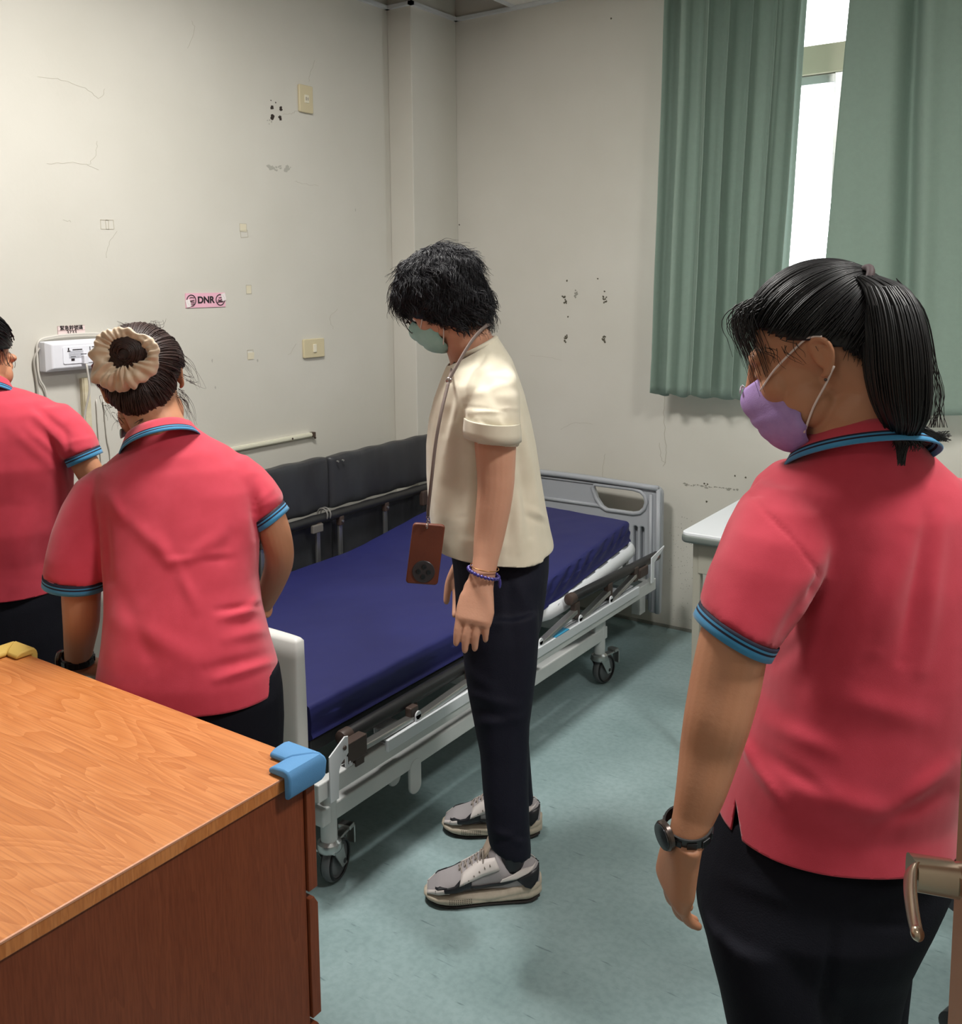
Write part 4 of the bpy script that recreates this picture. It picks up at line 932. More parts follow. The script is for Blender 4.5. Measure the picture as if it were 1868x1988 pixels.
# ================= the woman in the cream T-shirt, standing in profile =================
def woman_cream():
    D0 = 2.26
    base = W(975, 1690, 2.25); base[2] = 0
    p = thing('person', tuple(base), 'person in cream T-shirt and navy trousers standing beside the bed in profile, looking down', 'person')
    M_skin = skin_mat('skin_warm', (196,146,120), (204,154,128))
    # ---- body: head, neck, chest core, arms and hands in one surface
    o = MB(); pitch = math.radians(35)
    Fd = unit(-Rh*math.cos(pitch) + Fh*.10 - Z*math.sin(pitch)); Ud = unit(-Rh*math.sin(pitch)+Z*math.cos(pitch))
    hc = W(857, 582, 2.20)
    H, fr = head_shape(o, hc, Fd, Ud, .86)
    DA = 2.25
    o.tube([H(-.030,0,-.035), W(900, 640, 2.2), W(920, 690, 2.23), W(935, 760, 2.25)], [.058,.054,.058,.075], 24, k=4, roundcap=True)
    o.loft([ring(885, 985, 720, 2.25, .12), ring(860, 1000, 780, 2.25, .13), ring(860, 1010, 900, 2.25, .12), ring(870, 1030, 1020, 2.25, .13)], 28)
    DL = 2.07
    limb(o, [(962,770,2.14,34),(960,810,2.10,38),(962,860,DL,41),(963,920,DL,37),(962,950,DL,35.5),(958,985,DL,34),(950,1040,DL,30),(943,1085,2.06,25),(938,1118,2.05,23.5)])
    wr = W(934, 1128, 2.05); dd = unit(W(914, 1232, 2.02)-wr)
    hand_shape(o, wr, dd, unit(Fh+Rh*.35), -Rh*1.0+Fh*.0, (.10,.14,.16,.20), s=1.02, thumb=(.80,.12,.60), thumbcurl=.2, fl=.78)
    # far arm: hangs in front of the far hip; only the hand shows
    limb(o, [(955,760,2.38,34),(945,830,2.45,38),(935,920,2.47,33),(915,990,2.46,30),(912,1050,2.46,24),(908,1085,2.46,22)])
    wr2 = W(905, 1082, 2.46); hand_shape(o, wr2, unit(W(908, 1160, 2.46)-wr2), unit(-Fh-Rh*.2), -Rh, (.25,.25,.25,.25), thumb=(.8,.5,-.2))
    me = remeshed(o, SKV, 4); body = mesh_obj(me, 'body', M_skin, p)
    eyes(p, H, fr)
    # ---- trousers
    M_nav = mat('navy_trousers', (15,17,32), .75, bump=.25, bscale=400, spec=.25)
    o = MB()
    o.loft([ring(872,1062,1000,2.27,.145,2.4), ring(873,1066,1050,2.27,.15,2.4), ring(880,1064,1100,2.26,.155,2.4), ring(884,1058,1150,2.25,.155,2.3), ring(886,1050,1210,2.24,.145,2.3)], 32)
    NL = [(905,1045,1180,2.16,.085),(893,1046,1230,2.155,.088),(900,1042,1290,2.15,.084),(908,1036,1340,2.14,.078),(920,1028,1400,2.13,.070),(932,1026,1460,2.12,.066),(938,1026,1540,2.105,.064),(944,1028,1600,2.095,.060),(947,1030,1628,2.09,.058),(949,1031,1645,2.088,.056)]
    o.loft([ring(a,b,v,D,th,2.4,dv=(12 if v > 1610 else 5 if v > 1560 else 0)) for a,b,v,D,th in NL], 32)
    FL = [(893,1042,1170,2.36,.080),(898,1040,1240,2.38,.080),(912,1030,1330,2.40,.072),(928,1025,1400,2.42,.066),(942,1030,1470,2.43,.062),(950,1034,1530,2.44,.058),(955,1036,1553,2.44,.056)]
    o.loft([ring(a,b,v,D,th,2.4) for a,b,v,D,th in FL], 32)
    me = remeshed(o, .005, 6)
    creases(me, [(905,1300,960,1340,12,.004),(905,1345,1000,1372,10,.005),(915,1372,990,1400,9,-.005),(925,1405,1020,1395,10,.005),(1035,1200,1010,1380,14,.004),(960,1250,950,1600,16,.0035),(1010,1420,1000,1600,12,-.003),(950,1610,1025,1640,8,.004),(955,1638,1020,1622,7,-.003),(1000,1120,1040,1220,12,.004),(985,1110,1000,1280,12,-.003)])
    wobble(me, .003, (9,9,3.5), 2.); mesh_obj(me, 'trousers', M_nav, p)
    # ---- T-shirt
    M_tee = mat('cream_cotton', (220,212,192), .85, col2=(214,206,185), nscale=20, sheen=.2, bump=.10, bscale=1500, spec=.2)
    o = MB()
    o.loft([ring(893,962,664,2.215,.070,2.0,dv=-16), ring(878,978,684,2.22,.105,2.1,dv=-12), ring(866,994,705,2.235,.160,2.2,dv=-6), ring(856,1008,735,2.24,.195,2.3), ring(843,1020,770,2.245,.195,2.3), ring(834,1030,810,2.245,.18,2.3), ring(829,1040,860,2.245,.165,2.3), ring(829,1049,920,2.25,.16,2.3), ring(832,1058,980,2.25,.165,2.3),
            ring(838,1067,1030,2.255,.172,2.3,dv=-4), ring(846,1073,1058,2.26,.178,2.3,dv=-10), ring(850,1074,1072,2.26,.180,2.3,dv=-14)], 48)
    # near sleeve (drop shoulder, folded cuff) and far sleeve
    def sleeve(pts, flat=.9):
        o.loft([ring(a,b,v,D,th,2.2,dv=dv) for a,b,v,D,th,dv in pts], 36)
    sleeve([(925,985,690,2.20,.05,2),(915,1003,722,2.14,.075,6),(908,1010,760,2.105,.078,8),(904,1010,800,2.085,.076,8),(903,1009,835,2.075,.074,8),(904,1008,856,2.07,.072,8)])
    sleeve([(925,985,690,2.31,.05,0),(905,1000,740,2.38,.07,0),(895,995,800,2.42,.065,0),(890,990,845,2.43,.062,0)])
    me = remeshed(o, .0045, 7)
    F_ = [(925,700,905,800,9,.004),(950,720,1000,790,11,.004),(935,735,975,800,9,-.003),(905,770,1000,742,8,.003),(975,705,1012,760,10,.003),(870,720,850,800,10,.004),(885,740,862,840,8,-.004),(895,760,870,880,9,.004),(880,830,845,980,14,.004),(870,900,850,1040,14,.004),(890,870,900,1000,14,-.004),(915,870,905,1060,12,.004),
          (1012,820,1045,1000,8,.005),(1003,860,1030,1040,8,-.006),(1030,860,1062,1030,8,.004),(1003,960,1010,1070,9,.005),(1025,985,1062,1010,7,.004),(1020,1000,1065,1020,6,-.003),(990,1000,985,1075,9,-.004),(845,1000,870,1075,10,.003),(900,1050,990,1060,9,.002),
          (912,800,1000,795,5,.003),(915,815,990,840,6,-.003),(925,815,960,848,5,.003),(970,812,985,850,6,.003),(903,790,1008,800,3,-.0025)]
    creases(me, F_, scale=1.15); wobble(me, .0022, (10,10,4), 5.); wobble(me, .0022, (26,26,6), 11.)
    sc_ = W(956, 852, 2.07); hemc = W(958, 1061, 2.26)
    fc_ = W(940, 840, 2.43); nk = W(926, 668, 2.215)
    cut(me, [(hemc+Z*.006, -Z+Rh*-.10, hemc-Z*.05, .30), (W(928,676,2.215), unit(Z*1.0-Rh*.55), nk+Z*.02, .11)])
    ts = mesh_obj(me, 't_shirt', M_tee, p); thick(ts, .0028)
    # sleeve cuff turn-up and neck rib
    cc = W(956, 851, 2.07)
    lo = []
    for hh in (0, .018, .038, .040):
        lo.append([cc+Z*hh+Rh*(.0595+.002*(hh < .03))*math.cos(t)*1.0+(Fh*.0775+0)*math.sin(t)+(-Z*.006*math.cos(t)) for t in np.linspace(0, 2*math.pi, 49)[:-1]])
    lo = [[q+Z*.0 for q in l] for l in lo]
    cb = MB(); n_ = 48; cb.add([q for l in lo for q in l], [(i*n_+k, i*n_+(k+1)%n_, (i+1)*n_+(k+1)%n_, (i+1)*n_+k) for i in range(3) for k in range(n_)])
    sc = cb.build('sleeve_turn_up', M_tee, p, smooth='all'); thick(sc, .0035, 0)
    nb = MB(); n0 = W(928,674,2.215); ax1 = unit(Rh*1.0+Z*.50)
    nb.torus(n0, ax1*.046, Fh*.072, .0065, 48, 8); nb.build('neck_rib', M_tee, p, smooth='all')
    # ---- face mask with ear loops
    M_mask = mat('mint_mask', (168,212,205), .8, col2=(158,204,196), nscale=40, bump=.2, bscale=500); M_loop = mat('ear_loop', (224,214,208), .7)
    F_, L_, U_ = fr; o = MB(); rows = []
    prof = [(.113,-.010,.018),(.124,-.030,.036),(.119,-.052,.050),(.110,-.072,.056),(.104,-.092,.054),(.088,-.112,.044),(.070,-.122,.034)]
    for (f, u, hwid) in prof:
        row = []
        for t in np.linspace(-1, 1, 21):
            l = math.sin(t*1.35)/math.sin(1.35)*max(hwid, .02)*1.12; ff = f - (abs(t)**2.2)*(f-.022)*.72*(hwid/.056)
            row.append(H(ff+.0015*math.sin(u*400), l, u+(abs(t)**2)*.008))
        rows.append(row)
    rr = []
    for a, b_ in zip(rows[:-1], rows[1:]):
        for q in (0, 1/3, 2/3): rr.append([x*(1-q)+y*q+F_*(.0016 if q else 0) for x, y in zip(a, b_)])
    rr.append(rows[-1]); n_ = 21; o.add([x for r_ in rr for x in r_], [(i*n_+k, i*n_+k+1, (i+1)*n_+k+1, (i+1)*n_+k) for i in range(len(rr)-1) for k in range(n_-1)])
    mk = o.build('face_mask', M_mask, p, smooth='all'); thick(mk, .0015, 0)
    for k in (-1, 1):
        o = MB(); o.tube([H(.055,.064*k,-.098), H(.02,.074*k,-.055), H(-.02,.080*k,-.02), H(-.026,.080*k,.010), H(-.004,.078*k,.030)], .0014, 6, k=5)
        o.tube([H(.082,.055*k,-.030), H(.04,.073*k,.005), H(-.004,.078*k,.030)], .0014, 6, k=5); o.build('ear_loop', M_loop, mk, smooth='all')
    # glasses
    M_wire = mat('dark_wire', (48,40,40), .3, .8); o = MB()
    for k in (-1, 1):
        o.torus(H(.108,.031*k,-.004), L_*.024, (U_*.019+F_*-.002), .0011, 32, 6); o.tube([H(.106,.054*k,.004), H(.085,.068*k,.008), H(.01,.078*k,.014), H(-.02,.080*k,.004)], .0011, 6, k=4)
    o.tube([H(.110,.008*-1,.002), H(.113,0,.005), H(.110,.008,.002)], .0011, 6, k=4); o.build('glasses', M_wire, p, smooth='all')
    # ---- wavy short hair
    M_hair = mat('black_hair', (22,21,28), .50, spec=.38, col2=(14,13,18), nscale=90); M_hair.node_tree.nodes['Principled BSDF'].inputs['Anisotropic'].default_value = .6
    rnd = random.Random(4); o = MB()
    for f, l, u, a, b_, c in ((-.012,0,.034,.099,.085,.086),(-.034,0,-.012,.068,.084,.080),(-.048,0,-.058,.040,.066,.046),(.038,0,.050,.052,.070,.046),(.010,0,.010,.058,.086,.060),(-.010,.0,-.032,.046,.086,.042),(.050,0,.046,.034,.062,.026)):
        o.ball(H(f,l,u), F_*a, L_*b_, U_*c, 28, 18)
    me = remeshed(o, .0045, 3); P, Nn = mesh_np(me); q = P-hc; P += Nn*(.002+.006*noise3(P,(26,26,26),3.)+.005*noise3(P,(55,55,55),8.)+.003*np.abs(noise3(P,(110,110,60),1.)))[:, None]
    me.vertices.foreach_set('co', P.ravel()); me.update()
    hb = mesh_obj(me, 'hair', M_hair, p)
    o = MB(); Pb, Nb = mesh_np(hb.data); Pb = Pb+np.array(ORI[hb.name]); idx = [rnd.randrange(len(Pb)) for _ in range(8200)]; crown = H(-.045, 0, .10)
    for i_ in idx:
        b0 = Pb[i_]; n0 = Nb[i_]; 
        if n0@(-U_) > .75 or ((b0-hc)@F_ > .044 and (b0-hc)@U_ < .026): continue
        v = -U_*.75 + (b0-crown)*5.0; q = noise.noise(Vector(tuple(b0*28)))
        v = v-n0*(v@n0); v = unit(v); sd_ = np.cross(n0, v); v = unit(v+sd_*(.55*q+rnd.uniform(-.08,.08))); ln = rnd.uniform(.035,.065); ln *= (.38 if (b0-hc)@F_ > .015 and (b0-hc)@U_ < .050 else 1); a_ = 7*noise.noise(Vector(tuple(b0*16+5)))+rnd.uniform(-.25,.25); am = rnd.uniform(.0022,.0042)
        P = [b0+v*ln*t-n0*(.012*t*t*(1 if n0@U_ > -.2 else 0))+n0*(.0012+am*.8*(1+math.sin(7.5*t+a_))*min(1,4*t))+sd_*am*1.8*math.cos(7.5*t+a_) for t in np.linspace(0,1,10)]
        o.tube(P, [.00065*(1-.6*t) for t in np.linspace(0,1,10)], 4, cap=False)
    # nape and side ends
    def lock2(k):
        f0 = rnd.uniform(-.095,.01); sgn = rnd.choice((-1, 1)); l0 = sgn*(.078 if f0 > -.07 else rnd.uniform(.02,.07)); b = H(f0, l0, rnd.uniform(-.05,-.01)); n_ = unit(b-H(-.01,0,0)); pts = []
        a = rnd.uniform(0, 6.3); ln = rnd.uniform(.02,.05)
        for i in range(8):
            t = i/7; pts.append(b - U_*ln*t*1.2 - F_*.008*t + n_*(.010*t*t*rnd.uniform(.6,1.4)+.004*math.sin(9*t+a)) + F_*.005*math.cos(8*t+a))
        return pts
    hair_strands(o, rnd, range(260), lock2, .0012)
    def lock3(k):
        b = H(-.086+rnd.uniform(-.01,.01), rnd.uniform(-.06,.06), rnd.uniform(-.07,.01)); v = unit(-F_*.8+U_*rnd.uniform(-.9,.6)+L_*rnd.uniform(-.5,.5)); ln = rnd.uniform(.012,.028); c = rnd.uniform(-1,1)
        return [b+v*ln*t+U_*.014*c*t*t for t in np.linspace(0,1,7)]
    hair_strands(o, rnd, range(90), lock3, .0011)
    o.build('wavy_locks', M_hair, hb, smooth='all')
    # ---- bracelets
    M_bead = mat('blue_beads', (52,44,128), .15, spec=.8, coat=.5); M_gold = mat('gold_bracelet', (176,128,80), .3, .8)
    bc = W(939, 1112, 2.05); a1 = unit(Rh+Z*-.33); b1 = Fh; o = MB()
    for i in range(26):
        t = 2*math.pi*i/26; o.ball(bc+a1*.034*math.cos(t)+b1*.032*math.sin(t), Rh*.0042, Fh*.0042, Z*.0042, 12, 8)
    o.ball(bc+a1*.036-Z*.012, Rh*.004, Fh*.004, Z*.012, 10, 8); o.build('bead_bracelet', M_bead, p, smooth='all')
    MB().torus(W(941,1101,2.05), unit(Rh-Z*.18)*.0305, Fh*.029, .0012, 40, 6).build('thin_bracelet', M_gold, p, smooth='all')
    # ---- sneakers (each: upper, midsole, dark swoosh panels, laces, tongue)
    M_up = mat('sneaker_leather', (214,206,202), .55); M_mesh = mat('sneaker_mesh', (168,162,164), .8, bump=.6, bscale=900); M_sole = mat('sneaker_sole', (196,184,166), .6, col2=(184,172,154), nscale=60); M_out = mat('outsole', (38,32,30), .7); M_sw = mat('sneaker_black', (28,28,34), .4); M_lace = mat('lace_grey', (150,140,132), .8)
    def sneaker(heel, toe):
        heel = V(heel[0], heel[1], 0); toe = V(toe[0], toe[1], 0); d = unit(toe-heel); Ls = np.linalg.norm(toe-heel); s = V(-d[1], d[0], 0)
        if s@(-Fh) < 0: s = -s      # s points to the camera side
        Q = lambda x, y, z: heel+d*x*Ls+s*y+Z*z
        def secs(zb, zt, wid, x0, x1, n=18, taper=1.0):
            out = []
            for i in range(n+1):
                x = x0+(x1-x0)*i/n; e = max(0., 1-((x-.5)/.5)**4 if abs(x-.5) < .5 else 0)**.5
                wv = wid(x); out.append((Q(x, 0, (zb(x)+zt(x))/2), s*wv, Z*(zt(x)-zb(x))/2, 3.2))
            return out
        wf = lambda x: max(.004, np.interp(x, [0,.03,.10,.3,.5,.72,.88,.96,1.0], [.014,.026,.036,.037,.040,.049,.045,.032,.012]))
        z0 = lambda x: np.interp(x, [0,.12,.5,.8,1.0], [.012,.003,.002,.002,.014])
        zs = lambda x: np.interp(x, [0,.12,.3,.5,.7,.88,1.0], [.058,.056,.040,.032,.036,.030,.028])
        o = MB(); o.loft([(Q(x,0,z0(x)+.003), s*(wf(x)-.001), Z*.004, 3.2) for x in np.linspace(.02,.98,16)], 20); out = o.build('outsole', M_out, p, smooth=True)
        o = MB(); o.loft(secs(lambda x: z0(x)+.003, zs, lambda x: wf(x)*1.02, 0, 1, 30), 40)
        me = remeshed(o, .0035, 3); P, Nn = mesh_np(me); q = P-heel; x = (q@d)/Ls
        side = np.abs(q@s); groove = np.exp(-(((q[:,2]-(.014+.05*np.abs(x-.45)))/.0035)**2)); P -= Nn*(groove*.0025)[:, None]; me.vertices.foreach_set('co', P.ravel()); me.update()
        sole = mesh_obj(me, 'midsole', M_sole, p)
        zt = lambda x: np.interp(x, [.02,.08,.2,.30,.40,.5,.62,.75,.88,.97], [.085,.100,.092,.100,.126,.116,.092,.068,.054,.036])
        wu = lambda x: np.interp(x, [.02,.1,.3,.5,.72,.88,.97], [.022,.032,.034,.036,.044,.040,.022])
        o = MB(); o.loft([(Q(x,0,(zt(x)+.028)/2), s*wu(x), Z*(zt(x)-.028)/2, 2.2) for x in np.linspace(.02,.97,22)], 32)
        me = remeshed(o, .0035, 4); up = mesh_obj(me, 'upper', M_mesh, p)
        # panels wrapped on the camera-side and the far side
        def wrap(x, h, off=.0025, y=1):
            b0 = .028; a = (zt(x)-b0)/2; c = b0+a; r = max(-1, min(1, (h-c)/a)); wd = wu(x)*max(0., 1-abs(r)**2.2)**(1/2.2)
            wd = max(wd, (wf(x)*1.02 if h < zs(x)-.004 else 0))
            return Q(x, y*(wd+off), h)
        def panel(name, poly, mt, parent, off=.0025):
            for y in (1, -1):
                o = MB(); top, bot = poly; n = 14; vs = []
                for i in range(n+1):
                    t = i/n
                    xt = np.interp(t, np.linspace(0,1,len(top)), [a[0] for a in top]); ht = np.interp(t, np.linspace(0,1,len(top)), [a[1] for a in top])
                    xb = np.interp(t, np.linspace(0,1,len(bot)), [a[0] for a in bot]); hb_ = np.interp(t, np.linspace(0,1,len(bot)), [a[1] for a in bot])
                    for j in range(5):
                        q = j/4; vs.append(wrap(xt+(xb-xt)*q, ht+(hb_-ht)*q, off, y))
                o.add(vs, [(i*5+j, i*5+j+1, (i+1)*5+j+1, (i+1)*5+j) for i in range(n) for j in range(4)])
                ob = o.build(name, mt, parent, smooth='all'); thick(ob, .002, 0)
        panel('side_stripe', ([(.90,.044),(.74,.058),(.66,.078),(.60,.080),(.66,.058),(.52,.054),(.34,.060),(.20,.072)], [(.90,.040),(.72,.040),(.64,.044),(.60,.042),(.56,.040),(.50,.044),(.34,.052),(.22,.064)]), M_sw, up)
        panel('heel_wing', ([(.02,.088),(.08,.084),(.22,.066)], [(.04,.058),(.10,.044),(.16,.050)]), M_sw, up, .0035)
        panel('heel_counter', ([(.05,.095),(.16,.088),(.34,.070)], [(.12,.080),(.22,.068),(.36,.062)]), M_up, up, .0045)
        panel('eyestay', ([(.40,.118),(.52,.110),(.68,.078)], [(.36,.092),(.50,.080),(.70,.058)]), M_up, up, .003)
        panel('toe_cap', ([(.78,.050),(.88,.048),(.965,.036)], [(.78,.036),(.88,.030),(.975,.028)]), M_up, up, .002)
        panel('toe_slot', ([(.80,.0535),(.86,.0525),(.90,.048)], [(.80,.0525),(.86,.0485),(.90,.046)]), M_sw, up, .0035)
        o = MB(); o.loft([(Q(.50,0,.108), s*.020, d*.006, 3), (Q(.46,0,.130), s*.022, d*.006, 3), (Q(.43,0,.152), s*.022, d*.005, 3), (Q(.425,0,.162), s*.016, d*.003, 3)], 20); tg = o.build('tongue', mat('tongue_beige', (196,176,158), .7), up, smooth='all')
        o = MB()
        for i in range(6):
            x0, x1 = .44+.045*i, .475+.045*i; h0 = zt(x0)
            for y in (1, -1): o.tube([wrap(x0, zt(x0)-.022, .004, y), Q((x0+x1)/2, y*.010, zt((x0+x1)/2)+.003), Q(x1, -y*.010, zt(x1)+.002)], .0020, 6, k=3)
        o.tube([Q(.49,0,.122), Q(.50,.018,.130), Q(.50,.030,.098), Q(.52,.036,.082)], .0018, 6, k=4).tube([Q(.49,0,.122), Q(.52,.012,.130), Q(.52,.020,.100), Q(.49,.006,.100)], .0018, 6, k=4).tube([Q(.49,0,.122), Q(.46,-.02,.114), Q(.50,-.034,.09)], .0018, 6, k=4)
        o.build('laces', M_lace, up, smooth='all')
        o = MB(); rnd2 = random.Random(1)
        for i in range(11):
            for j in range(4):
                for y in (1,): o.ball(Q(.60+.018*i, y*(wf(.6+.018*i)*1.02+.0002), .012+.0045*j), d*.0012, s*.0006, Z*.0012, 6, 4)
        o.build('sole_dimples', M_out, sole)
    sneaker((-1.140,1.900), (-1.372,1.728)); sneaker((-1.275,2.130), (-1.518,1.998))
    # ankles inside the shoes
    for a_, b_, c_ in ((V(-1.195,1.845,.20), V(-1.196,1.856,.095), V(-1.20,1.855,.05)), (V(-1.335,2.08,.20), V(-1.34,2.095,.095), V(-1.345,2.09,.05))):
        MB().tube([a_, b_, c_], [.030,.030,.030], 16).build('sock', M_sw, p, smooth='all')
    return p, H, fr
pc, Hc, frc = woman_cream()
# phone hanging on a strap
ph_c = W(826, 1075, 2.09)
phn = thing('smartphone', tuple(ph_c), 'phone in a reddish brown leather case with round camera, hanging on a neck strap', 'phone')
M_case = mat('brown_leather', (104,52,34), .45, col2=(94,46,30), nscale=12, bump=.15, bscale=300); M_lens = mat('lens_black', (22,22,26), .2, coat=.5)
tl = math.radians(8); ex = unit(Rh*math.cos(tl)+Z*-math.sin(tl)*.6); ey = unit(Z*1.0+Rh*.14); ez = np.cross(ex, ey)
P0 = ph_c
plate('case', [rrect(-.035,-.0675,.035,.0675,.008)], P0, ex, ey, .012, M_case, phn, .003)
fz = ez if ez@(-Fh) > 0 else -ez
cd_ = MB(); q = P0+ex*.001-ey*.038+fz*.0062; cd_.lathe(q, fz, [(.0245,0),(.0245,.0015),(.0235,.0025),(.0,.0026)], 40); cam_d = cd_.build('camera_disc', mat('camera_disc_grey', (52,48,50), .35), phn, smooth=True, angle=30)
for a_, b_ in ((0,.011),(.011,0),(0,-.011),(-.011,0)):
    MB().lathe(q+ex*a_+ey*b_+fz*.0025, fz, [(.0055,0),(.0055,.0012),(.0045,.0014),(.0,.0008)], 24).build('lens', M_lens, cam_d, smooth=True, angle=30)
M_strap = mat('strap_taupe', (112,98,92), .7); M_clip = mat('strap_clip', (170,156,150), .25, .9)
o = MB(); top = P0+ey*.0675
ct = W(872, 738, 2.03)
o.tube([ct, W(886,712,2.04), W(903,682,2.06), W(922,654,2.09), W(942,634,2.14), W(953,630,2.22), W(944,640,2.30), W(912,668,2.32), W(884,704,2.20), ct], .0040, 10, k=6, flat=.5)
o.tube([ct, W(857,800,2.00), W(846,860,1.995), W(838,930,2.0), W(832,985,2.03), W(831,1000,2.06)], .0036, 10, k=6)
o.build('neck_strap', M_strap, phn, smooth='all')
MB().ball(ct, Rh*.008, Fh*.006, Z*.007, 14, 10).build('strap_slider', M_clip, phn, smooth='all'); o = MB()
for k in range(5): o.torus(W(831,1001+4*k,2.065), (Rh if k%2 else Fh)*.003, Z*.0035, .0011, 12, 6)
o.ball(W(829,1022,2.075), Rh*.0035, Fh*.0035, Z*.006, 12, 8); o.build('strap_clasp', M_clip, phn, smooth='all')
# ================= helpers shared by the three people in coral polo shirts =================
def collar(parent, c, a, b, hs, drop_t=None, gap=0.):
    "folded rib collar: c centre of the top edge, a/b semi axes, hs total fall in metres"
    c, a, b = (np.asarray(x, float) for x in (c, a, b)); nrm = unit(np.cross(a, b)); nrm = nrm if nrm[2] > 0 else -nrm
    rows = [(.90,-.30), (.93,-.02), (.97,.06), (1.03,.04), (1.10,-.18), (1.17,-.42), (1.20,-.52), (1.225,-.60), (1.25,-.68), (1.275,-.76), (1.33,-.93)]
    st = [0,0,0,0,0,0,2,1,2,1]
    ts = np.linspace(math.pi/2+gap, math.pi/2-gap+2*math.pi, 61)
    loops = [[c + (a*math.cos(t)+b*math.sin(t))*s_ + nrm*hs*h for t in ts] for s_, h in rows]
    return ribbed('collar', loops, parent, (st, False))
def polo_shirt(parent, rings, sleeves, fold, hem, wob=.003, seed=1., slit=None):
    o = MB(); o.loft([ring(*r) for r in rings], 48)
    for s_ in sleeves: o.loft([ring(*r) for r in s_], 36)
    me = remeshed(o, .0055, 8); creases(me, fold); wobble(me, wob, (8,8,3.5), seed); wobble(me, wob*.35, (22,22,9), seed+5)
    pt, nn = hem; cut(me, [(pt, nn, np.asarray(pt)-Z*.05, .42)])
    if slit:
        x0, y0, x1, x2, y2 = slit; bm = bmesh.new(); bm.from_mesh(me)
        for xe in (x1, x2):
            d0 = W(x0, y0, 1.)-CAM; d1 = W(xe, y2, 1.)-CAM; nn_ = unit(np.cross(d0, d1)); sel = []
            for f in bm.faces:
                cc = np.array(f.calc_center_median())
                if np.array(f.normal)@(cc-CAM) > 0: continue
                u, v = pix(cc)
                if x1-80 < u < x2+80 and v > y0-4: sel.append(f)
            es = {e for f in sel for e in f.edges}; vs = {v_ for f in sel for v_ in f.verts}
            bmesh.ops.bisect_plane(bm, geom=list(sel)+list(es)+list(vs), plane_co=Vector(CAM), plane_no=Vector(nn_), dist=1e-6)
        dead = []
        for f in bm.faces:
            cc = np.array(f.calc_center_median())
            if np.array(f.normal)@(cc-CAM) > 0: continue
            u, v = pix(cc); t = (v-y0)/(y2-y0)
            if v > y0 and x0+(x1-x0)*t < u < x0+(x2-x0)*t: dead.append(f)
        bmesh.ops.delete(bm, geom=dead, context='FACES'); bm.to_mesh(me); bm.free()
    ob = mesh_obj(me, 'polo_shirt', M_polo, parent); thick(ob, .0025); return ob
def sleeve_end(parent, r, h=.020, ax=None):
    c, a, b = ring(*r)[:3]; a = a*.985; b = b*.985; ax_ = -unit(np.cross(a, b)); ax_ = ax_ if ax_[2] < 0 else -ax_
    return cuff(parent, c, a, b, ax_, h)
M_skinT = skin_mat('skin_tan', (176,124,94), (184,132,101))
M_hairB = mat('dark_hair', (15,14,17), .42, spec=.42, col2=(10,9,12), nscale=80)
M_hairR = mat('brown_hair', (58,38,34), .46, spec=.38, col2=(42,27,25), nscale=80)
M_loop2 = mat('ear_loop_white', (222,206,200), .7); M_wband = mat('watch_black', (24,24,26), .35, spec=.6); M_wcase = mat('watch_case', (90,80,76), .25, .9)
def trousers(parent, hips, legs, seed, folds=()):
    o = MB(); o.loft([ring(*r) for r in hips], 36)
    for l in legs: o.loft([ring(*r) for r in l], 32)
    me = remeshed(o, .006, 7); creases(me, folds); wobble(me, .004, (9,9,4), seed); return mesh_obj(me, 'trousers', M_trou, parent)
def watch(parent, c, axis, a, r, rb, face_dir, hw=.009):
    axis = unit(axis); a = unit(np.asarray(a)-axis*(axis@np.asarray(a))); b = np.cross(axis, a); o = MB(); n = 40; rows = []
    for h, q in ((-hw,1.0),(-hw,1.09),(hw,1.09),(hw,1.0)):
        rows.append([np.asarray(c)+axis*h+(a*r*math.cos(t)+b*rb*math.sin(t))*q for t in np.linspace(0, 2*math.pi, n+1)[:-1]])
    o.add([p for l in rows for p in l], [(i*n+k, i*n+(k+1)%n, ((i+1)%4)*n+(k+1)%n, ((i+1)%4)*n+k) for i in range(4) for k in range(n)])
    w_ = o.build('watch', M_wband, parent, smooth=True, angle=40)
    lk = MB()
    for i in range(10):
        t = 2*math.pi*(i+.5)/10; e = a*r*math.cos(t)+b*rb*math.sin(t); tg = unit(-a*r*math.sin(t)+b*rb*math.cos(t)); lk.obox(np.asarray(c)+e*1.10, unit(e)*.0012, tg*.0065, axis*hw*.55)
    lk.build('band_links', mat('watch_link', (44,44,46), .3, .5), w_, bevel=.0008)
    fd = np.asarray(face_dir, float); fd = unit(fd-axis*(axis@fd)); fc = np.asarray(c)+fd*(1/math.sqrt((fd@a/r)**2+(fd@b/rb)**2))*1.06
    wc = MB().lathe(fc-fd*.002, fd, [(.016,0),(.019,.002),(.019,.007),(.0175,.0095)], 36).build('watch_case', M_wcase, w_, smooth=True, angle=30)
    MB().lathe(fc+fd*.0072, fd, [(.0165,0),(.0165,.0018),(.0,.0019)], 36).build('watch_glass', mat('watch_glass', (38,38,42), .08, spec=.9), w_, smooth=True, angle=30)
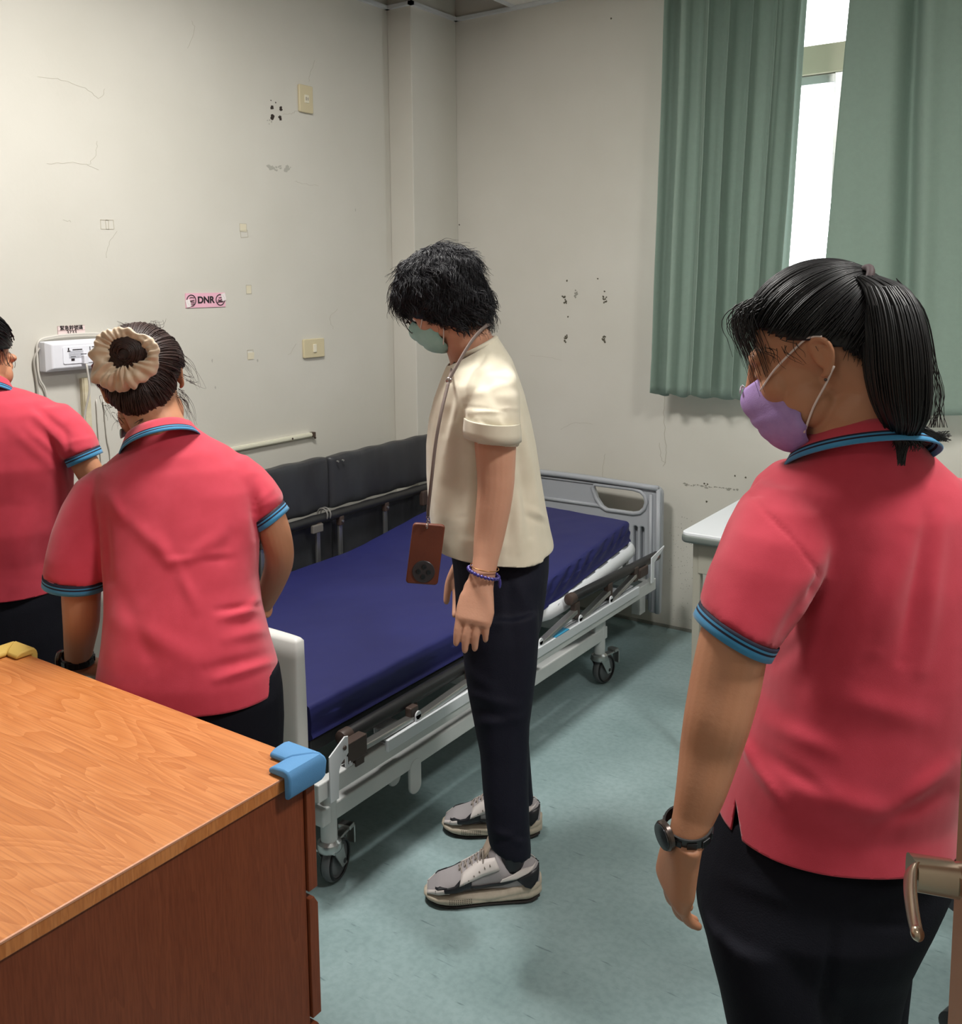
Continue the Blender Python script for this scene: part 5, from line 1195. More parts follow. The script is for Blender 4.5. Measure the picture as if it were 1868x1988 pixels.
def surf_strands(o, rnd, hairob, target, n, ln, r=.0009, away=None):
    "strands lying on the hair surface, all running towards a target point"
    Pb, Nb = mesh_np(hairob.data); Pb = Pb+np.array(ORI[hairob.name])
    for _ in range(n):
        i_ = rnd.randrange(len(Pb)); b0 = Pb[i_]; n0 = Nb[i_]; v = np.asarray(target)-b0; v = v-n0*(v@n0)
        if np.linalg.norm(v) < .004: continue
        v = unit(v); sd_ = np.cross(n0, v); w_ = .25*noise.noise(Vector(tuple(b0*25)))+rnd.uniform(-.05,.05); v = unit(v+sd_*w_); l_ = ln*rnd.uniform(.6,1.1); kk = 5.0
        P = [b0+v*l_*t+n0*(.0010+.0012*math.sin(3.14*t)-kk*l_*l_*t*t*.9) for t in np.linspace(0,1,8)]; o.tube(P, [r*(.5+.6*math.sin(3.14*(i+.5)/8)) for i in range(8)], 4, cap=False)
def flow_hair(o, rnd, H, starts, T, cen, rad, r0, jitter=.004, seg=11, bulge=.0):
    "strands combed over the skull from each start direction to the tie point direction T"
    cen = np.array(cen); rad = np.array(rad); Td = unit((np.array(T)-cen)/rad)
    for s_ in starts:
        sd = unit(np.array(s_, float)); om = math.acos(max(-1, min(1, float(sd@Td)))); P = []; ju = rnd.uniform(-1, 1); R_ = 1+rnd.uniform(.0,.045)
        t0 = rnd.uniform(0, .35); t1 = rnd.uniform(.75, 1.0)
        if om < .15: continue
        for i in range(seg):
            t = t0+(t1-t0)*i/(seg-1); d = (sd*math.sin((1-t)*om)+Td*math.sin(t*om))/math.sin(om)
            q = cen+rad*d*(R_+bulge*math.sin(math.pi*t)); q = q+np.array([0,1,0])*ju*jitter*math.sin(math.pi*t); P.append(H(*q))
        o.tube(P, [r0*(.55+.6*math.sin(math.pi*(i+.5)/seg)) for i in range(seg)], 4, cap=False)

# ================= nearest person on the right, ponytail and lilac mask =================
def woman_ponytail():
    base = W(1600, 1700, 1.40); base[2] = 0
    p = thing('person', tuple(base), 'person with black ponytail and lilac face mask, coral polo shirt, black watch', 'person', 'people in coral polo shirts')
    o = MB(); pt = math.radians(20); az = math.radians(24)
    Fd = unit((-Rh*math.cos(az)+Fh*math.sin(az))*math.cos(pt)-Z*math.sin(pt)); Ud = Z
    hc = W(1590, 690, 1.36); H, fr = head_shape(o, hc, Fd, Ud, 1.0); F_, L_, U_ = fr
    o.tube([H(-.030,0,-.02), H(-.048,0,-.07), W(1648, 830, 1.35), W(1662, 890, 1.38), W(1675, 960, 1.40)], [.062,.062,.062,.060,.06], 24, k=4, roundcap=True)
    o.ball(H(-.005,0,-.085), F_*.055, L_*.055, U_*.05, 20, 12)
    o.loft([ring(1590,1770,930,1.39,.08), ring(1560,1850,1000,1.39,.09), ring(1560,1860,1200,1.39,.10), ring(1560,1850,1400,1.39,.10)], 28)
    limb(o, [(1530,1040,1.34,36),(1495,1090,1.30,50),(1462,1160,1.28,60),(1430,1230,1.27,67),(1408,1330,1.26,68),(1392,1400,1.25,64),(1378,1460,1.25,58),(1362,1530,1.24,49),(1345,1590,1.235,39.5),(1334,1630,1.23,36.5)])
    wr = W(1329, 1640, 1.228); tip = W(1306, 1728, 1.262); dd = unit(tip-wr)
    hand_shape(o, wr, dd, unit(Rh*.93+Fh*.28), unit(Fh), (.40,.38,.36,.34), s=.98, spread=.07, thumb=(.8,.35,.5), thumbcurl=.2)
    limb(o, [(1840,1030,1.44,40),(1880,1080,1.46,58),(1895,1200,1.48,56),(1880,1290,1.58,48),(1820,1300,1.68,40),(1780,1290,1.74,32)])
    wr2 = W(1775, 1288, 1.75); hand_shape(o, wr2, unit(-Rh+Fh*.3), -Z*.2+Rh*0-Fh, Z, (.5,.5,.5,.5))
    me = remeshed(o, SKV, 5); mesh_obj(me, 'body', M_skinT, p); eyes(p, H, fr)
    # trousers and shoes
    trousers(p, [(1400,1838,1560,1.40,.12),(1385,1838,1610,1.40,.145),(1366,1826,1665,1.40,.155),(1357,1796,1720,1.39,.155),(1360,1768,1780,1.39,.145),(1376,1754,1830,1.39,.125),(1392,1746,1890,1.39,.105),(1420,1734,1980,1.38,.08),(1450,1720,2070,1.37,.05),(1480,1690,2130,1.36,.02)],
        [[(1362,1620,1770,1.35,.10),(1378,1615,1850,1.34,.098),(1400,1612,1930,1.33,.092),(1420,1610,2020,1.32,.085),(1450,1605,2160,1.31,.075),(1470,1600,2300,1.30,.066),(1490,1600,2440,1.30,.062),(1500,1600,2530,1.30,.060)],
         [(1560,1770,1770,1.47,.09),(1570,1758,1840,1.47,.09),(1576,1750,1930,1.47,.086),(1580,1746,2020,1.46,.082),(1590,1735,2130,1.45,.070),(1600,1725,2240,1.44,.062),(1610,1720,2350,1.43,.058)]], 3.,
        [(1620,1800,1600,1988,12,-.006),(1640,1760,1800,1700,16,.004),(1660,1790,1780,1800,10,-.004),(1400,1700,1560,1760,18,.003)])
    for c_ in (W(1550, 2560, 1.32), W(1668, 2400, 1.45)):
        c_[2] = 0; shoes_simple(p, c_, -Rh*.4+Fh*.9, M_shoe_dark, name='shoe')
    # polo shirt
    sl = [(1478,1590,935,1.35,.045),(1440,1610,980,1.33,.062,2.2,6),(1416,1606,1035,1.31,.068,2.2,12),(1396,1592,1095,1.295,.068,2.2,20),(1378,1556,1150,1.285,.066,2.2,28),(1366,1514,1200,1.275,.064,2.2,35),(1363,1505,1214,1.272,.063,2.2,36)]
    sr = [(1790,1890,935,1.42,.045),(1800,1935,1000,1.43,.065),(1820,1965,1080,1.45,.07),(1835,1970,1160,1.47,.07),(1840,1968,1210,1.48,.07)]
    polo_shirt(p, [(1606,1748,832,1.350,.058,2.0,2,-.040),(1596,1756,846,1.356,.066,2.0,0,-.036),(1584,1768,862,1.362,.078,2.0,-2,-.028),(1545,1795,884,1.37,.088,2.1,-4,-.018),(1505,1830,905,1.375,.095,2.2),(1472,1862,935,1.38,.11,2.3),(1456,1888,975,1.385,.125,2.4),(1462,1900,1030,1.39,.135),(1482,1902,1100,1.39,.142),(1492,1900,1180,1.39,.146),(1490,1896,1260,1.39,.15),(1480,1888,1340,1.39,.152),
        (1455,1870,1410,1.39,.155),(1432,1850,1460,1.39,.155),(1412,1841,1520,1.40,.157),(1398,1840,1580,1.40,.162),(1388,1842,1640,1.40,.166),(1386,1842,1675,1.40,.166)], [sl, sr],
        [(1592,1110,1575,1180,12,-.010),(1570,1150,1510,1250,14,-.006),(1600,1070,1560,1290,20,.004),(1770,1030,1700,1260,22,.006),(1830,1000,1790,1300,18,.005),(1800,1010,1750,1280,14,-.005),(1735,1060,1640,1320,24,.004),(1680,1080,1560,1330,22,-.004),
         (1450,1460,1520,1560,10,.005),(1470,1450,1600,1540,14,-.004),(1450,1440,1462,1475,8,.006),(1560,1530,1750,1590,24,.005),(1750,1560,1850,1480,18,.006),(1700,1600,1840,1540,16,-.004),(1480,1400,1620,1460,18,.004),(1460,965,1550,1060,4,-.003),(1550,1060,1600,1130,4,-.003),(1445,958,1480,962,4,-.0025),(1480,1300,1560,1240,18,-.004),(1620,1350,1800,1400,26,.004)],
        (W(1620, 1574, 1.40), -Z), wob=.0028, seed=3., slit=(1428, 1552, 1412, 1444, 1652))
    sleeve_end(p, sl[-1]); sleeve_end(p, sr[-1])
    collar(p, W(1664, 848, 1.350), unit(Rh-Z*.02)*.069, unit(Fh-Z*.48-Rh*.28)*.078, .036, gap=.35)
    # lilac mask
    M_mask = mat('lilac_mask', (170,140,196), .8, col2=(158,128,186), nscale=50, bump=.2, bscale=500)
    o = MB(); rows = []; prof = [(.112,-.014,.024),(.124,-.032,.038),(.118,-.056,.050),(.112,-.074,.058),(.104,-.094,.058),(.088,-.114,.048),(.066,-.124,.034)]
    for (f, u, hwid) in prof:
        row = []
        for t in np.linspace(-1, 1, 25):
            l = math.sin(t*1.35)/math.sin(1.35)*hwid*1.16; ff = f - (abs(t)**2.2)*(f-.018)*.74*(hwid/.056); row.append(H(ff, l, u+(abs(t)**2)*.010))
        rows.append(row)
    rr = []
    for i, (a, b_) in enumerate(zip(rows[:-1], rows[1:])):
        for q in (0, .25, .5, .75): rr.append([x*(1-q)+y*q+F_*(.0022*math.sin(q*math.pi)) for x, y in zip(a, b_)])
    rr.append(rows[-1]); n_ = 25; o.add([x for r_ in rr for x in r_], [(i*n_+k, i*n_+k+1, (i+1)*n_+k+1, (i+1)*n_+k) for i in range(len(rr)-1) for k in range(n_-1)])
    mk = o.build('face_mask', M_mask, p, smooth='all'); thick(mk, .0015, 0)
    for k in (-1, 1):
        o = MB(); o.tube([H(.084,.052*k,-.020), H(.055,.064*k,.002), H(.018,.072*k,.022), H(-.002,.078*k,.030), H(-.020,.084*k,.026)], .0016, 6, k=5)
        o.tube([H(.045,.063*k,-.092), H(.022,.070*k,-.062), H(-.006,.077*k,-.034), H(-.022,.083*k,-.016)], .0016, 6, k=5); o.build('ear_loop', M_loop2, mk, smooth='all')
    MB().tube([H(.116,t*.022,-.010-.10*abs(t)**2*.05) for t in (-1,-.5,0,.5,1)], .003, 8, k=3, flat=.4).build('nose_strip', mat('clear_wrap', (214,200,224), .15, spec=.9), mk, smooth='all')
    MB().ball(H(-.006,.081,-.030), F_*.0022, L_*.0022, U_*.0022, 12, 8).build('ear_stud', M_wcase, p, smooth='all')
    # hair
    rnd = random.Random(9); o = MB(); cen = (-.012,0,.026); rad = (.104,.083,.100)
    o.ball(H(*cen), F_*.100, L_*.080, U_*.096, 36, 24); me = remeshed(o, .004, 1)
    bm = bmesh.new(); bm.from_mesh(me); hcv = H(0,0,0); dead = []
    def hl(phi):      # hairline height as a function of the angle from the face
        return float(np.interp(phi, [0,.6,.9,1.25,1.55,1.9,2.3,2.7,3.15], [.070,.066,.050,.032,.026,.004,-.026,-.046,-.056]))
    for v_ in bm.verts:
        q = np.array(v_.co)-H(0,0,0); f, l, u = q@F_, q@L_, q@U_; phi = abs(math.atan2(l, f+.012))
        if u < hl(phi)-.004: dead.append(v_)
    bmesh.ops.delete(bm, geom=dead, context='VERTS'); bm.to_mesh(me); bm.free(); hr = mesh_obj(me, 'hair', M_hairB, p); thick(hr, .004)
    T = (-.100, 0, .080); st = []
    for k in range(3400):
        phi = rnd.uniform(0, math.pi)*rnd.choice((-1, 1)); lo = hl(abs(phi)); u = lo+rnd.random()**1.6*.05; uu = (u-cen[2])/rad[2]; uu = max(-.95, min(.97, uu)); rr_ = math.sqrt(1-uu*uu); st.append((rr_*math.cos(phi), rr_*math.sin(phi), uu))
    o = MB(); flow_hair(o, rnd, H, st, T, cen, (.1055,.0845,.1015), .0013, .003, 12)
    surf_strands(o, rnd, hr, H(*T), 1800, .045)
    # fringe and wisps
    for k in range(200):
        l0 = rnd.uniform(-.06,.070); b = H(.052+rnd.uniform(-.015,.022), l0*.9, .096+rnd.uniform(-.012,.010)); ln = rnd.uniform(.05,.115); out = rnd.uniform(.012,.034); a = rnd.uniform(0,6.3); sw = rnd.uniform(-.02,.02)
        P = [b+F_*(out*math.sin(min(1,t*1.3)*2.0)) - U_*ln*t*t*1.05 + L_*(sw*t+.003*math.sin(5*t+a)) for t in np.linspace(0,1,10)]; o.tube(P, [.0009*(1-.75*t) for t in np.linspace(0,1,10)], 4, cap=False)
    for k in range(16):
        b = H(.030+rnd.uniform(-.03,.04), .074, .030+rnd.uniform(-.004,.01)); ln = rnd.uniform(.015,.04); a = rnd.uniform(0,6.3); v = unit(-U_*1.0-F_*rnd.uniform(-.3,.8)+L_*.1)
        P = [b+v*ln*t+L_*.004*math.sin(6*t+a)+F_*.004*math.sin(4*t+a) for t in np.linspace(0,1,8)]; o.tube(P, [.0005*(1-.6*t) for t in np.linspace(0,1,8)], 4, cap=False)
    for k in range(260):
        phi = rnd.uniform(1.9, 3.1)*rnd.choice((-1,1)); lo = hl(abs(phi)); b = H(cen[0]+rad[0]*.93*math.cos(phi), rad[1]*.93*math.sin(phi), lo+rnd.uniform(-.004,.012)); ln = rnd.uniform(.008,.026); v = unit(-U_+F_*rnd.uniform(-.2,.9))
        P = [b+v*ln*t for t in np.linspace(0,1,4)]; o.tube(P, [.0006,.0005,.0004,.0002], 4, cap=False)
    o.build('combed_strands', M_hairB, hr, smooth='all')
    # ponytail
    o = MB(); rg = [(1652,1700,536,1.295,.022),(1668,1748,556,1.285,.034),(1676,1774,592,1.275,.042),(1682,1790,650,1.265,.046),(1686,1798,715,1.262,.046),(1696,1800,770,1.262,.040),(1712,1796,812,1.262,.030),(1730,1782,842,1.265,.016)]
    o.loft([ring(*r) for r in rg], 32); me = remeshed(o, .005, 4); wobble(me, .003, (30,30,6), 2.); pn = mesh_obj(me, 'ponytail', M_hairB, p)
    o = MB(); ctl = [np.array([(r[0]+r[1])/2, r[2], r[3], (r[1]-r[0])/2, r[4]]) for r in rg]
    for k in range(1300):
        a = rnd.uniform(0, 2*math.pi); q_ = rnd.uniform(.75, 1.07); n0 = rnd.randint(0, 2); n1 = rnd.choice((4,5,6,6,7,7)); P = []
        for c_ in ctl[n0:n1+1]:
            c3 = W(c_[0], c_[1], c_[2]); P.append(c3 + Rh*math.cos(a)*q_*c_[3]*c_[2]/F_PX + Fh*math.sin(a)*q_*c_[4])
        if n1 == 7:
            e = P[-1]; w_ = rnd.random()
            if w_ < .5: P += [e*.6+W(1748,868,1.26)*.4, W(rnd.uniform(1742,1758),rnd.uniform(872,905),1.258)]
            elif w_ < .7: P += [W(1790,838,1.262)+Z*rnd.uniform(-.008,.008), W(1815,848,1.262)+Z*rnd.uniform(-.005,.006), W(rnd.uniform(1820,1848),rnd.uniform(836,858),1.262)]
            else: P += [e-Z*.010+Rh*.006, e-Z*rnd.uniform(.012,.022)+Rh*rnd.uniform(.0,.018)]
        P = catmull(P, 3); m_ = len(P); o.tube(P, [.0011*(1 if i < m_-3 else .4) for i in range(m_)], 4, cap=False)
    for k in range(26):
        x = rnd.uniform(1785,1815); P = [W(1740,540,1.28), W(x-20,600,1.27), W(x+2,690,1.265), W(x+rnd.uniform(5,30),770,1.265), W(x+rnd.uniform(-5,28),830,1.265)]; o.tube(P, .0004, 4, k=4, cap=False)
    o.build('pony_strands', M_hairB, pn, smooth='all')
    tc = W(1672, 546, 1.30); MB().torus(tc, unit(Z+Rh*.5)*.020, Fh*.022, .0055, 32, 10).build('hair_tie', mat('tie_brown', (58,42,44), .7), pn, smooth='all')
    # watch
    wc = W(1335, 1606, 1.232); watch(p, wc, unit(dd+Rh*.12), Rh, .0285, .027, -Rh*.85-Fh*.35)
    return p
woman_ponytail()

# ================= person with the bun and scrunchie, seen from behind =================
def woman_bun():
    base = W(360, 1380, 1.80); base[2] = 0
    p = thing('person', tuple(base), 'person with brown hair bun in a cream scrunchie, coral polo shirt, back turned', 'person', 'people in coral polo shirts')
    o = MB(); pt = math.radians(30)
    Fd = unit((Fh-Rh*.15)*math.cos(pt)-Z*math.sin(pt)); Ud = unit(Z-Rh*.20)
    hc = W(280, 748, 1.93); H, fr = head_shape(o, hc, Fd, Ud, .98); F_, L_, U_ = fr
    o.tube([H(-.03,0,-.03), W(302, 815, 1.88), W(318, 850, 1.87), W(330, 900, 1.87)], [.055,.053,.052,.05], 24, k=4, roundcap=True)
    o.loft([ring(280,390,900,1.86,.05), ring(240,440,940,1.85,.09), ring(240,460,1100,1.80,.10), ring(240,480,1280,1.74,.10)], 28)
    limb(o, [(215,930,1.86,34),(182,1000,1.84,37),(164,1080,1.81,38),(158,1150,1.79,38.5),(158,1205,1.79,36),(154,1250,1.81,30),(151,1285,1.83,25)])
    wr = W(152, 1290, 1.835); hand_shape(o, wr, unit(Rh*.6-Z*.35+Fh*.5), -Z, -Rh*.3+Fh, (.3,.3,.3,.3))
    limb(o, [(465,920,1.87,32),(500,965,1.86,33),(526,1012,1.85,33),(540,1060,1.86,31),(541,1095,1.89,29),(528,1135,1.93,25),(512,1170,1.96,21)])
    wr2 = W(510, 1176, 1.965); hand_shape(o, wr2, unit(-Rh*.8-Z*.25+Fh*.35), unit(-Z*.2+Fh), Z, (.4,.4,.4,.4))
    me = remeshed(o, SKV, 5); mesh_obj(me, 'body', M_skinT, p)
    trousers(p, [(205,540,1290,1.74,.11),(200,546,1340,1.73,.125),(205,548,1400,1.73,.13),(215,545,1470,1.73,.13),(225,540,1530,1.73,.12)],
        [[(222,390,1510,1.74,.09),(232,385,1620,1.75,.085),(245,380,1760,1.75,.072),(255,375,1900,1.76,.062),(262,368,2060,1.76,.056),(265,365,2150,1.76,.054)], [(375,540,1510,1.74,.09),(380,530,1620,1.75,.085),(385,515,1760,1.75,.072),(390,505,1900,1.76,.062),(392,498,2060,1.76,.056),(394,495,2150,1.76,.054)]], 6.)
    for u_ in (315, 445):
        c_ = W(u_, 2170, 1.77); c_[2] = 0; shoes_simple(p, c_+Fh*.03, Fh, M_shoe_dark)
    sl = [(190,290,905,1.875,.045),(152,268,935,1.865,.058,2.2,2),(126,248,980,1.85,.064,2.2,2),(107,226,1030,1.825,.066,2.2,3),(96,208,1075,1.80,.066,2.2,5),(90,205,1112,1.79,.066,2.2,8),(90,205,1119,1.79,.065,2.2,8)]
    sr = [(400,478,888,1.88,.045),(430,508,915,1.875,.055,2.2,-4),(458,530,945,1.87,.056,2.2,-10),(482,546,975,1.865,.055,2.2,-16),(493,549,993,1.862,.054,2.2,-19),(495,549,996,1.862,.053,2.2,-19)]
    polo_shirt(p, [(268,366,826,1.872,.050,2.0,-9),(258,378,842,1.872,.058,2.0,-10),(238,404,860,1.875,.070,2.1,-10),(215,440,880,1.875,.085,2.2,-10),(195,478,905,1.87,.10,2.3,-5),(190,502,945,1.86,.112,2.4),(200,508,1000,1.84,.118),(208,500,1060,1.815,.120),(212,497,1120,1.79,.120),(212,504,1180,1.765,.122),(206,520,1240,1.745,.126),(198,536,1290,1.735,.132),(193,545,1335,1.73,.136),(193,545,1350,1.73,.136)], [sl, sr],
        [(205,1000,210,1130,9,-.006),(215,960,240,1010,10,.005),(495,930,497,1040,9,-.006),(245,1000,330,1090,14,.004),(330,1090,300,1030,14,.004),(330,1080,450,1085,10,-.003),(325,1090,440,1075,9,.004),(350,1110,380,1180,12,.004),(430,1040,350,1090,14,.004),(460,1020,420,1100,16,-.003),(470,1190,505,1160,8,.005),(430,1200,500,1185,9,.006),(420,1185,505,1175,7,-.004),(440,1240,530,1220,12,.005),(400,1300,530,1270,12,-.004),(420,1320,540,1280,9,.005),(230,1200,380,1280,22,.004),(220,1130,300,1290,18,-.003),(500,990,540,965,7,.003),(505,975,535,945,8,.004),(250,900,420,880,14,.003)],
        (W(370, 1333, 1.73), -Z), wob=.0032, seed=8.)
    sleeve_end(p, sl[-1]); sleeve_end(p, sr[-1])
    collar(p, W(306, 838, 1.872), unit(Rh+Z*.32)*.063, unit(Fh-Z*.45)*.064, .034, gap=.35)
    # hair
    rnd = random.Random(21); cen = (-.012,0,.024); o = MB(); o.ball(H(*cen), F_*.100, L_*.081, U_*.096, 32, 20); o.ball(H(-.05,0,-.03), F_*.052, L_*.068, U_*.075, 24, 14); me = remeshed(o, .0045, 2)
    def hl(phi): return float(np.interp(phi, [0,.8,1.3,1.6,2.0,2.5,3.15], [.072,.05,.03,.012,-.04,-.085,-.10]))
    bm = bmesh.new(); bm.from_mesh(me); dead = []
    for v_ in bm.verts:
        q = np.array(v_.co)-H(0,0,0); f, l, u = q@F_, q@L_, q@U_
        if u < hl(abs(math.atan2(l, f+.012)))-.004: dead.append(v_)
    bmesh.ops.delete(bm, geom=dead, context='VERTS'); bm.to_mesh(me); bm.free(); hr = mesh_obj(me, 'hair', M_hairR, p); thick(hr, .004)
    bun = W(247, 694, 1.80); tq = bun-H(0,0,0); T = (tq@F_, tq@L_, tq@U_); st = []
    for k in range(2600):
        phi = rnd.uniform(0, math.pi)*rnd.choice((-1, 1)); u = hl(abs(phi))+rnd.random()**1.5*.06; uu = max(-.95, min(.97, (u-cen[2])/.1)); r_ = math.sqrt(1-uu*uu); st.append((r_*math.cos(phi), r_*math.sin(phi), uu))
    o = MB(); flow_hair(o, rnd, H, st, T, cen, (.104,.086,.101), .0013, .006, 11, .03)
    surf_strands(o, rnd, hr, bun, 3200, .04)
    def wisp(u, v, D, du, dv, ln, n):
        for k in range(n):
            P0_ = W(u+rnd.uniform(-6,6), v+rnd.uniform(-10,10), D); a = rnd.uniform(0,6.3); c1 = rnd.uniform(.4,1.3)
            P = [P0_+Rh*(du*ln*t*c1+.006*math.sin(4*t+a))-Z*(dv*ln*t*t*c1+.004*math.sin(5*t+a))+Fh*.004*math.sin(3*t+a) for t in np.linspace(0,1,9)]; o.tube(P, [.0005*(1-.7*t) for t in np.linspace(0,1,9)], 4, cap=False)
    wisp(345,690,1.90,.6,1.0,.06,18); wisp(350,765,1.90,.4,1.1,.05,20); wisp(360,735,1.90,.8,.3,.03,10); wisp(208,780,1.88,-.2,1.0,.03,8); wisp(200,740,1.88,-.4,.5,.02,10); wisp(250,640,1.88,-.5,-.4,.03,10); wisp(300,636,1.88,.6,-.3,.03,10); wisp(230,810,1.88,-.1,1.0,.025,8)
    o.build('swept_strands', M_hairR, hr, smooth='all')
    # bun: coiled lock of hair
    o = MB(); e1 = unit(Rh+Z*.1); e2 = unit(Z-Rh*.1); fc = -unit(Fh-Z*.35)
    o.ball(bun-fc*.006, e1*.040, e2*.040, fc*.026, 24, 14)
    for k in range(260):
        r0 = rnd.uniform(.010,.040); a0 = rnd.uniform(0,6.3); sp = rnd.uniform(1.5,3.2); hgt = .026*math.sqrt(max(.05,1-(r0/.043)**2))
        P = [bun+(e1*math.cos(a0+sp*t)+e2*math.sin(a0+sp*t))*(r0+.003*math.sin(3*t+a0))+fc*(hgt-.004+.003*math.sin(4*t+a0)) for t in np.linspace(0,1,9)]; o.tube(P, .0013, 4, cap=False)
    bn_ = o.build('hair_bun', M_hairR, p, smooth='all')
    # scrunchie: gathered fabric ring
    M_scr = mat('scrunchie_cream', (204,182,156), .5, sheen=.4, col2=(190,166,140), nscale=30); o = MB(); n = 240; m_ = 28; vs = []
    for i in range(n):
        t = 2*math.pi*i/n; R_ = .047+.005*math.sin(2*t+1)+.003*math.sin(3*t+2); th = .0150+.0060*math.sin(t*1.0-2.4)+.0030*noise.noise(Vector((math.cos(t)*3, math.sin(t)*3, 2)))
        d = e1*math.cos(t)+e2*math.sin(t)*1.02
        for j in range(m_):
            s_ = 2*math.pi*j/m_; ruf = 1+.13*math.sin(23*t+3*math.sin(3*t)+1.2*s_)*(.4+.6*math.sin(s_)**2)+.10*math.sin(5*t+2*s_)+.07*math.sin(11*t-3*s_+2*math.sin(t))+.45*noise.noise(Vector((math.cos(t)*3.2, math.sin(t)*3.2, math.cos(s_)*1.2)))
            vs.append(bun+d*(R_+th*1.15*ruf*math.cos(s_))+fc*(.010+th*.85*ruf*math.sin(s_)))
    o.add(vs, [(i*m_+j, ((i+1)%n)*m_+j, ((i+1)%n)*m_+(j+1)%m_, i*m_+(j+1)%m_) for i in range(n) for j in range(m_)]); o.build('scrunchie', M_scr, p, smooth='all')
    M_mint = mat('pale_mask', (168,190,190), .8); o = MB(); o.tube([H(.09,.045,-.05), H(.05,.064,-.075), H(.02,.068,-.09)], .010, 8, k=3, flat=.2); o.tube([H(.11,.0,-.05), H(.09,.045,-.06)], .03, 10, k=3, flat=.3); o.build('face_mask', M_mint, p, smooth='all')
    watch(p, W(151, 1280, 1.828), unit(Fh*.1-Z), Rh, .029, .027, -Rh)
    return p
DOFF = .10
woman_bun()
DOFF = 0.0

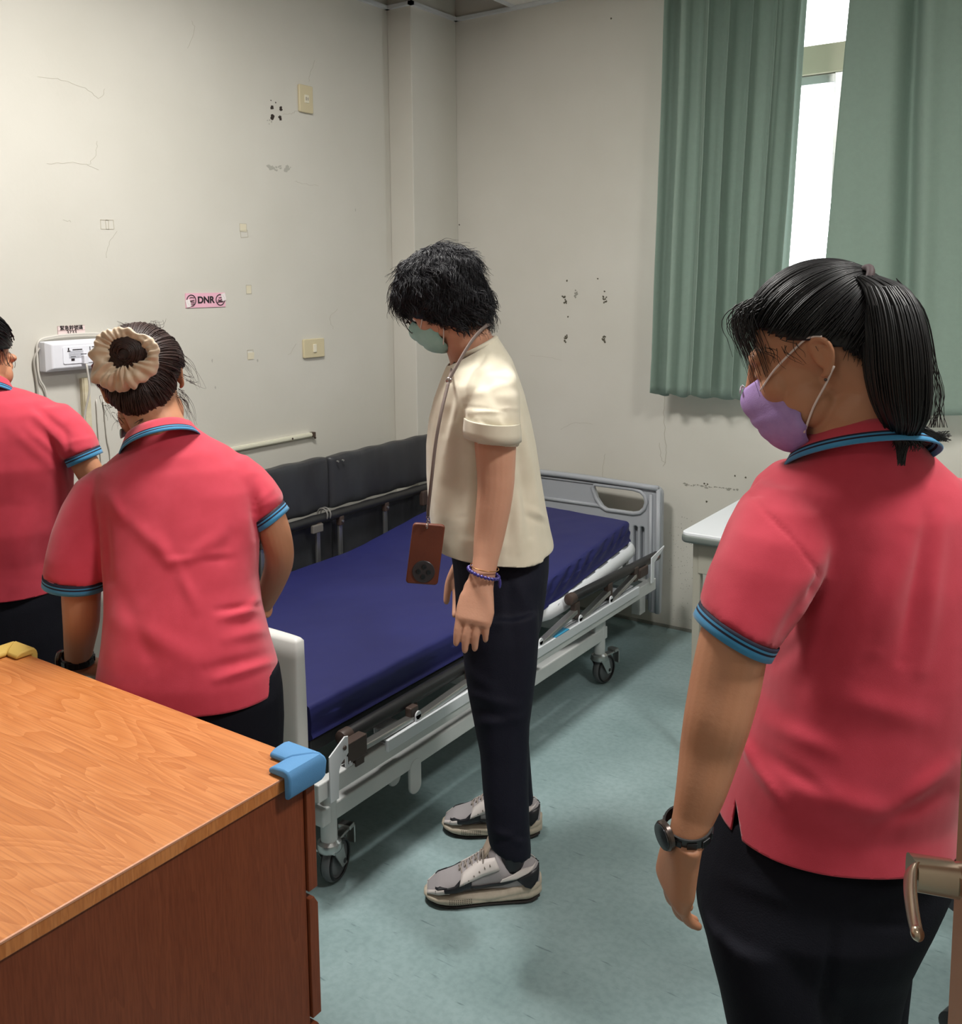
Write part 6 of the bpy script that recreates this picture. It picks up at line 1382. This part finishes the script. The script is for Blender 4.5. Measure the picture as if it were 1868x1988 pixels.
# ================= person at the left edge, seen from behind =================
def person_left():
    base = W(-20, 1180, 2.30); base[2] = 0
    p = thing('person', tuple(base), 'person in coral polo shirt cut off by the left edge, back turned', 'person', 'people in coral polo shirts')
    o = MB(); pt = math.radians(18); Fd = unit((Fh+Rh*.35)*math.cos(pt)-Z*math.sin(pt)); Ud = Z
    hc = W(-52, 700, 2.36); H, fr = head_shape(o, hc, Fd, Ud, 1.0); F_, L_, U_ = fr
    o.tube([H(-.03,0,-.03), W(-46, 745, 2.33), W(-38, 790, 2.33)], [.058,.056,.07], 24, k=4, roundcap=True)
    o.loft([ring(-90,40,790,2.32,.08), ring(-110,70,860,2.31,.09), ring(-110,80,1000,2.30,.10), ring(-110,80,1120,2.30,.10)], 28)
    limb(o, [(112,835,2.31,22),(142,866,2.30,25),(165,900,2.29,26),(190,945,2.31,24),(205,980,2.36,21),(200,1010,2.44,19)])
    wr = W(200, 1016, 2.46); hand_shape(o, wr, unit(Fh-Z*.3), -Z, Rh*-1, (.3,.3,.3,.3))
    limb(o, [(-165,820,2.31,26),(-190,900,2.30,27),(-200,980,2.32,24),(-180,1050,2.42,19)]); wr = W(-178, 1058, 2.44); hand_shape(o, wr, unit(Fh-Z*.3), -Z, Rh, (.3,.3,.3,.3))
    me = remeshed(o, .003, 5); mesh_obj(me, 'body', M_skinT, p)
    trousers(p, [(-165,118,1110,2.30,.11),(-170,124,1160,2.30,.125),(-168,130,1220,2.30,.13),(-160,132,1290,2.30,.13),(-150,128,1340,2.30,.12)],
        [[(-155,-15,1330,2.30,.09),(-148,-20,1430,2.31,.082),(-140,-28,1550,2.31,.07),(-132,-38,1680,2.32,.06),(-128,-44,1765,2.32,.055)], [(-20,126,1330,2.30,.09),(-12,120,1430,2.31,.082),(-2,110,1550,2.31,.07),(8,102,1680,2.32,.06),(12,96,1765,2.32,.055)]], 9.)
    for u_ in (-86, 54):
        c_ = W(u_, 1785, 2.34); c_[2] = 0; shoes_simple(p, c_+Fh*.02, Fh, M_shoe_dark)
    sr = [(50,125,785,2.33,.045),(78,152,812,2.32,.055,2.2,-4),(100,172,842,2.31,.058,2.2,-8),(122,184,868,2.30,.057,2.2,-11),(132,188,880,2.30,.055,2.2,-12)]
    sl = [(-190,-110,785,2.33,.045),(-215,-135,830,2.31,.058),(-232,-150,890,2.31,.058),(-235,-160,920,2.31,.056)]
    polo_shirt(p, [(-95,12,752,2.335,.055,2.0),(-122,48,762,2.335,.075),(-160,88,776,2.33,.09),(-185,120,798,2.325,.105),(-192,138,840,2.32,.115),(-188,138,900,2.31,.12),(-182,136,960,2.31,.12),(-175,128,1020,2.30,.12),(-172,119,1080,2.30,.122),(-174,119,1130,2.30,.128),(-176,121,1152,2.30,.130)], [sr, sl],
        [(60,800,130,870,8,.006),(70,790,140,850,7,-.004),(50,830,128,900,9,.005),(20,830,120,920,12,.004),(125,830,140,930,7,-.006),(40,980,30,1130,22,.004),(90,960,70,1120,16,-.003),(-20,850,-60,1120,24,.004),(130,860,185,850,6,.003)],
        (W(-25, 1140, 2.30), -Z), wob=.003, seed=14.)
    sleeve_end(p, sr[-1]); sleeve_end(p, sl[-1])
    collar(p, W(-45, 738, 2.34), Rh*.070, unit(Fh-Z*.45)*.066, .034, gap=.35)
    M_loop = M_loop2; MB().tube([H(.02,-.074,-.07), H(-.01,-.080,-.035), H(-.026,-.084,-.005), H(-.024,-.084,.02), H(-.006,-.078,.032)], .0022, 6, k=5).build('ear_loop', M_loop, p, smooth='all')
    rnd = random.Random(5); cen = (-.012,0,.026); o = MB(); o.ball(H(*cen), F_*.102, L_*.082, U_*.098, 32, 20); o.ball(H(-.05,0,-.01), F_*.05, L_*.068, U_*.06, 24, 14); me = remeshed(o, .005, 2)
    def hl(phi): return float(np.interp(phi, [0,.8,1.3,1.6,2.0,2.5,3.15], [.072,.05,.03,.024,-.01,-.04,-.05]))
    bm = bmesh.new(); bm.from_mesh(me); dead = []
    for v_ in bm.verts:
        q = np.array(v_.co)-H(0,0,0); f, l, u = q@F_, q@L_, q@U_
        if u < hl(abs(math.atan2(l, f+.012)))-.004: dead.append(v_)
    bmesh.ops.delete(bm, geom=dead, context='VERTS'); bm.to_mesh(me); bm.free(); hr = mesh_obj(me, 'hair', M_hairB, p); thick(hr, .004); st = []
    for k in range(900):
        phi = rnd.uniform(0, math.pi)*rnd.choice((-1, 1)); u = hl(abs(phi))+rnd.random()**1.5*.06; uu = max(-.95, min(.97, (u-cen[2])/.1)); r_ = math.sqrt(1-uu*uu); st.append((r_*math.cos(phi), r_*math.sin(phi), uu))
    o = MB(); flow_hair(o, rnd, H, st, (-.10,0,.06), cen, (.105,.086,.101), .0014, .005, 10)
    for k in range(8):
        b = H(.02+rnd.uniform(-.02,.02), -.074, .03); a = rnd.uniform(0,6.3); P = [b+(-U_*.7+F_*.3)*.05*t+L_*-.008*math.sin(3*t+a) for t in np.linspace(0,1,7)]; o.tube(P, .0006, 4, cap=False)
    o.build('strands', M_hairB, hr, smooth='all')
person_left()
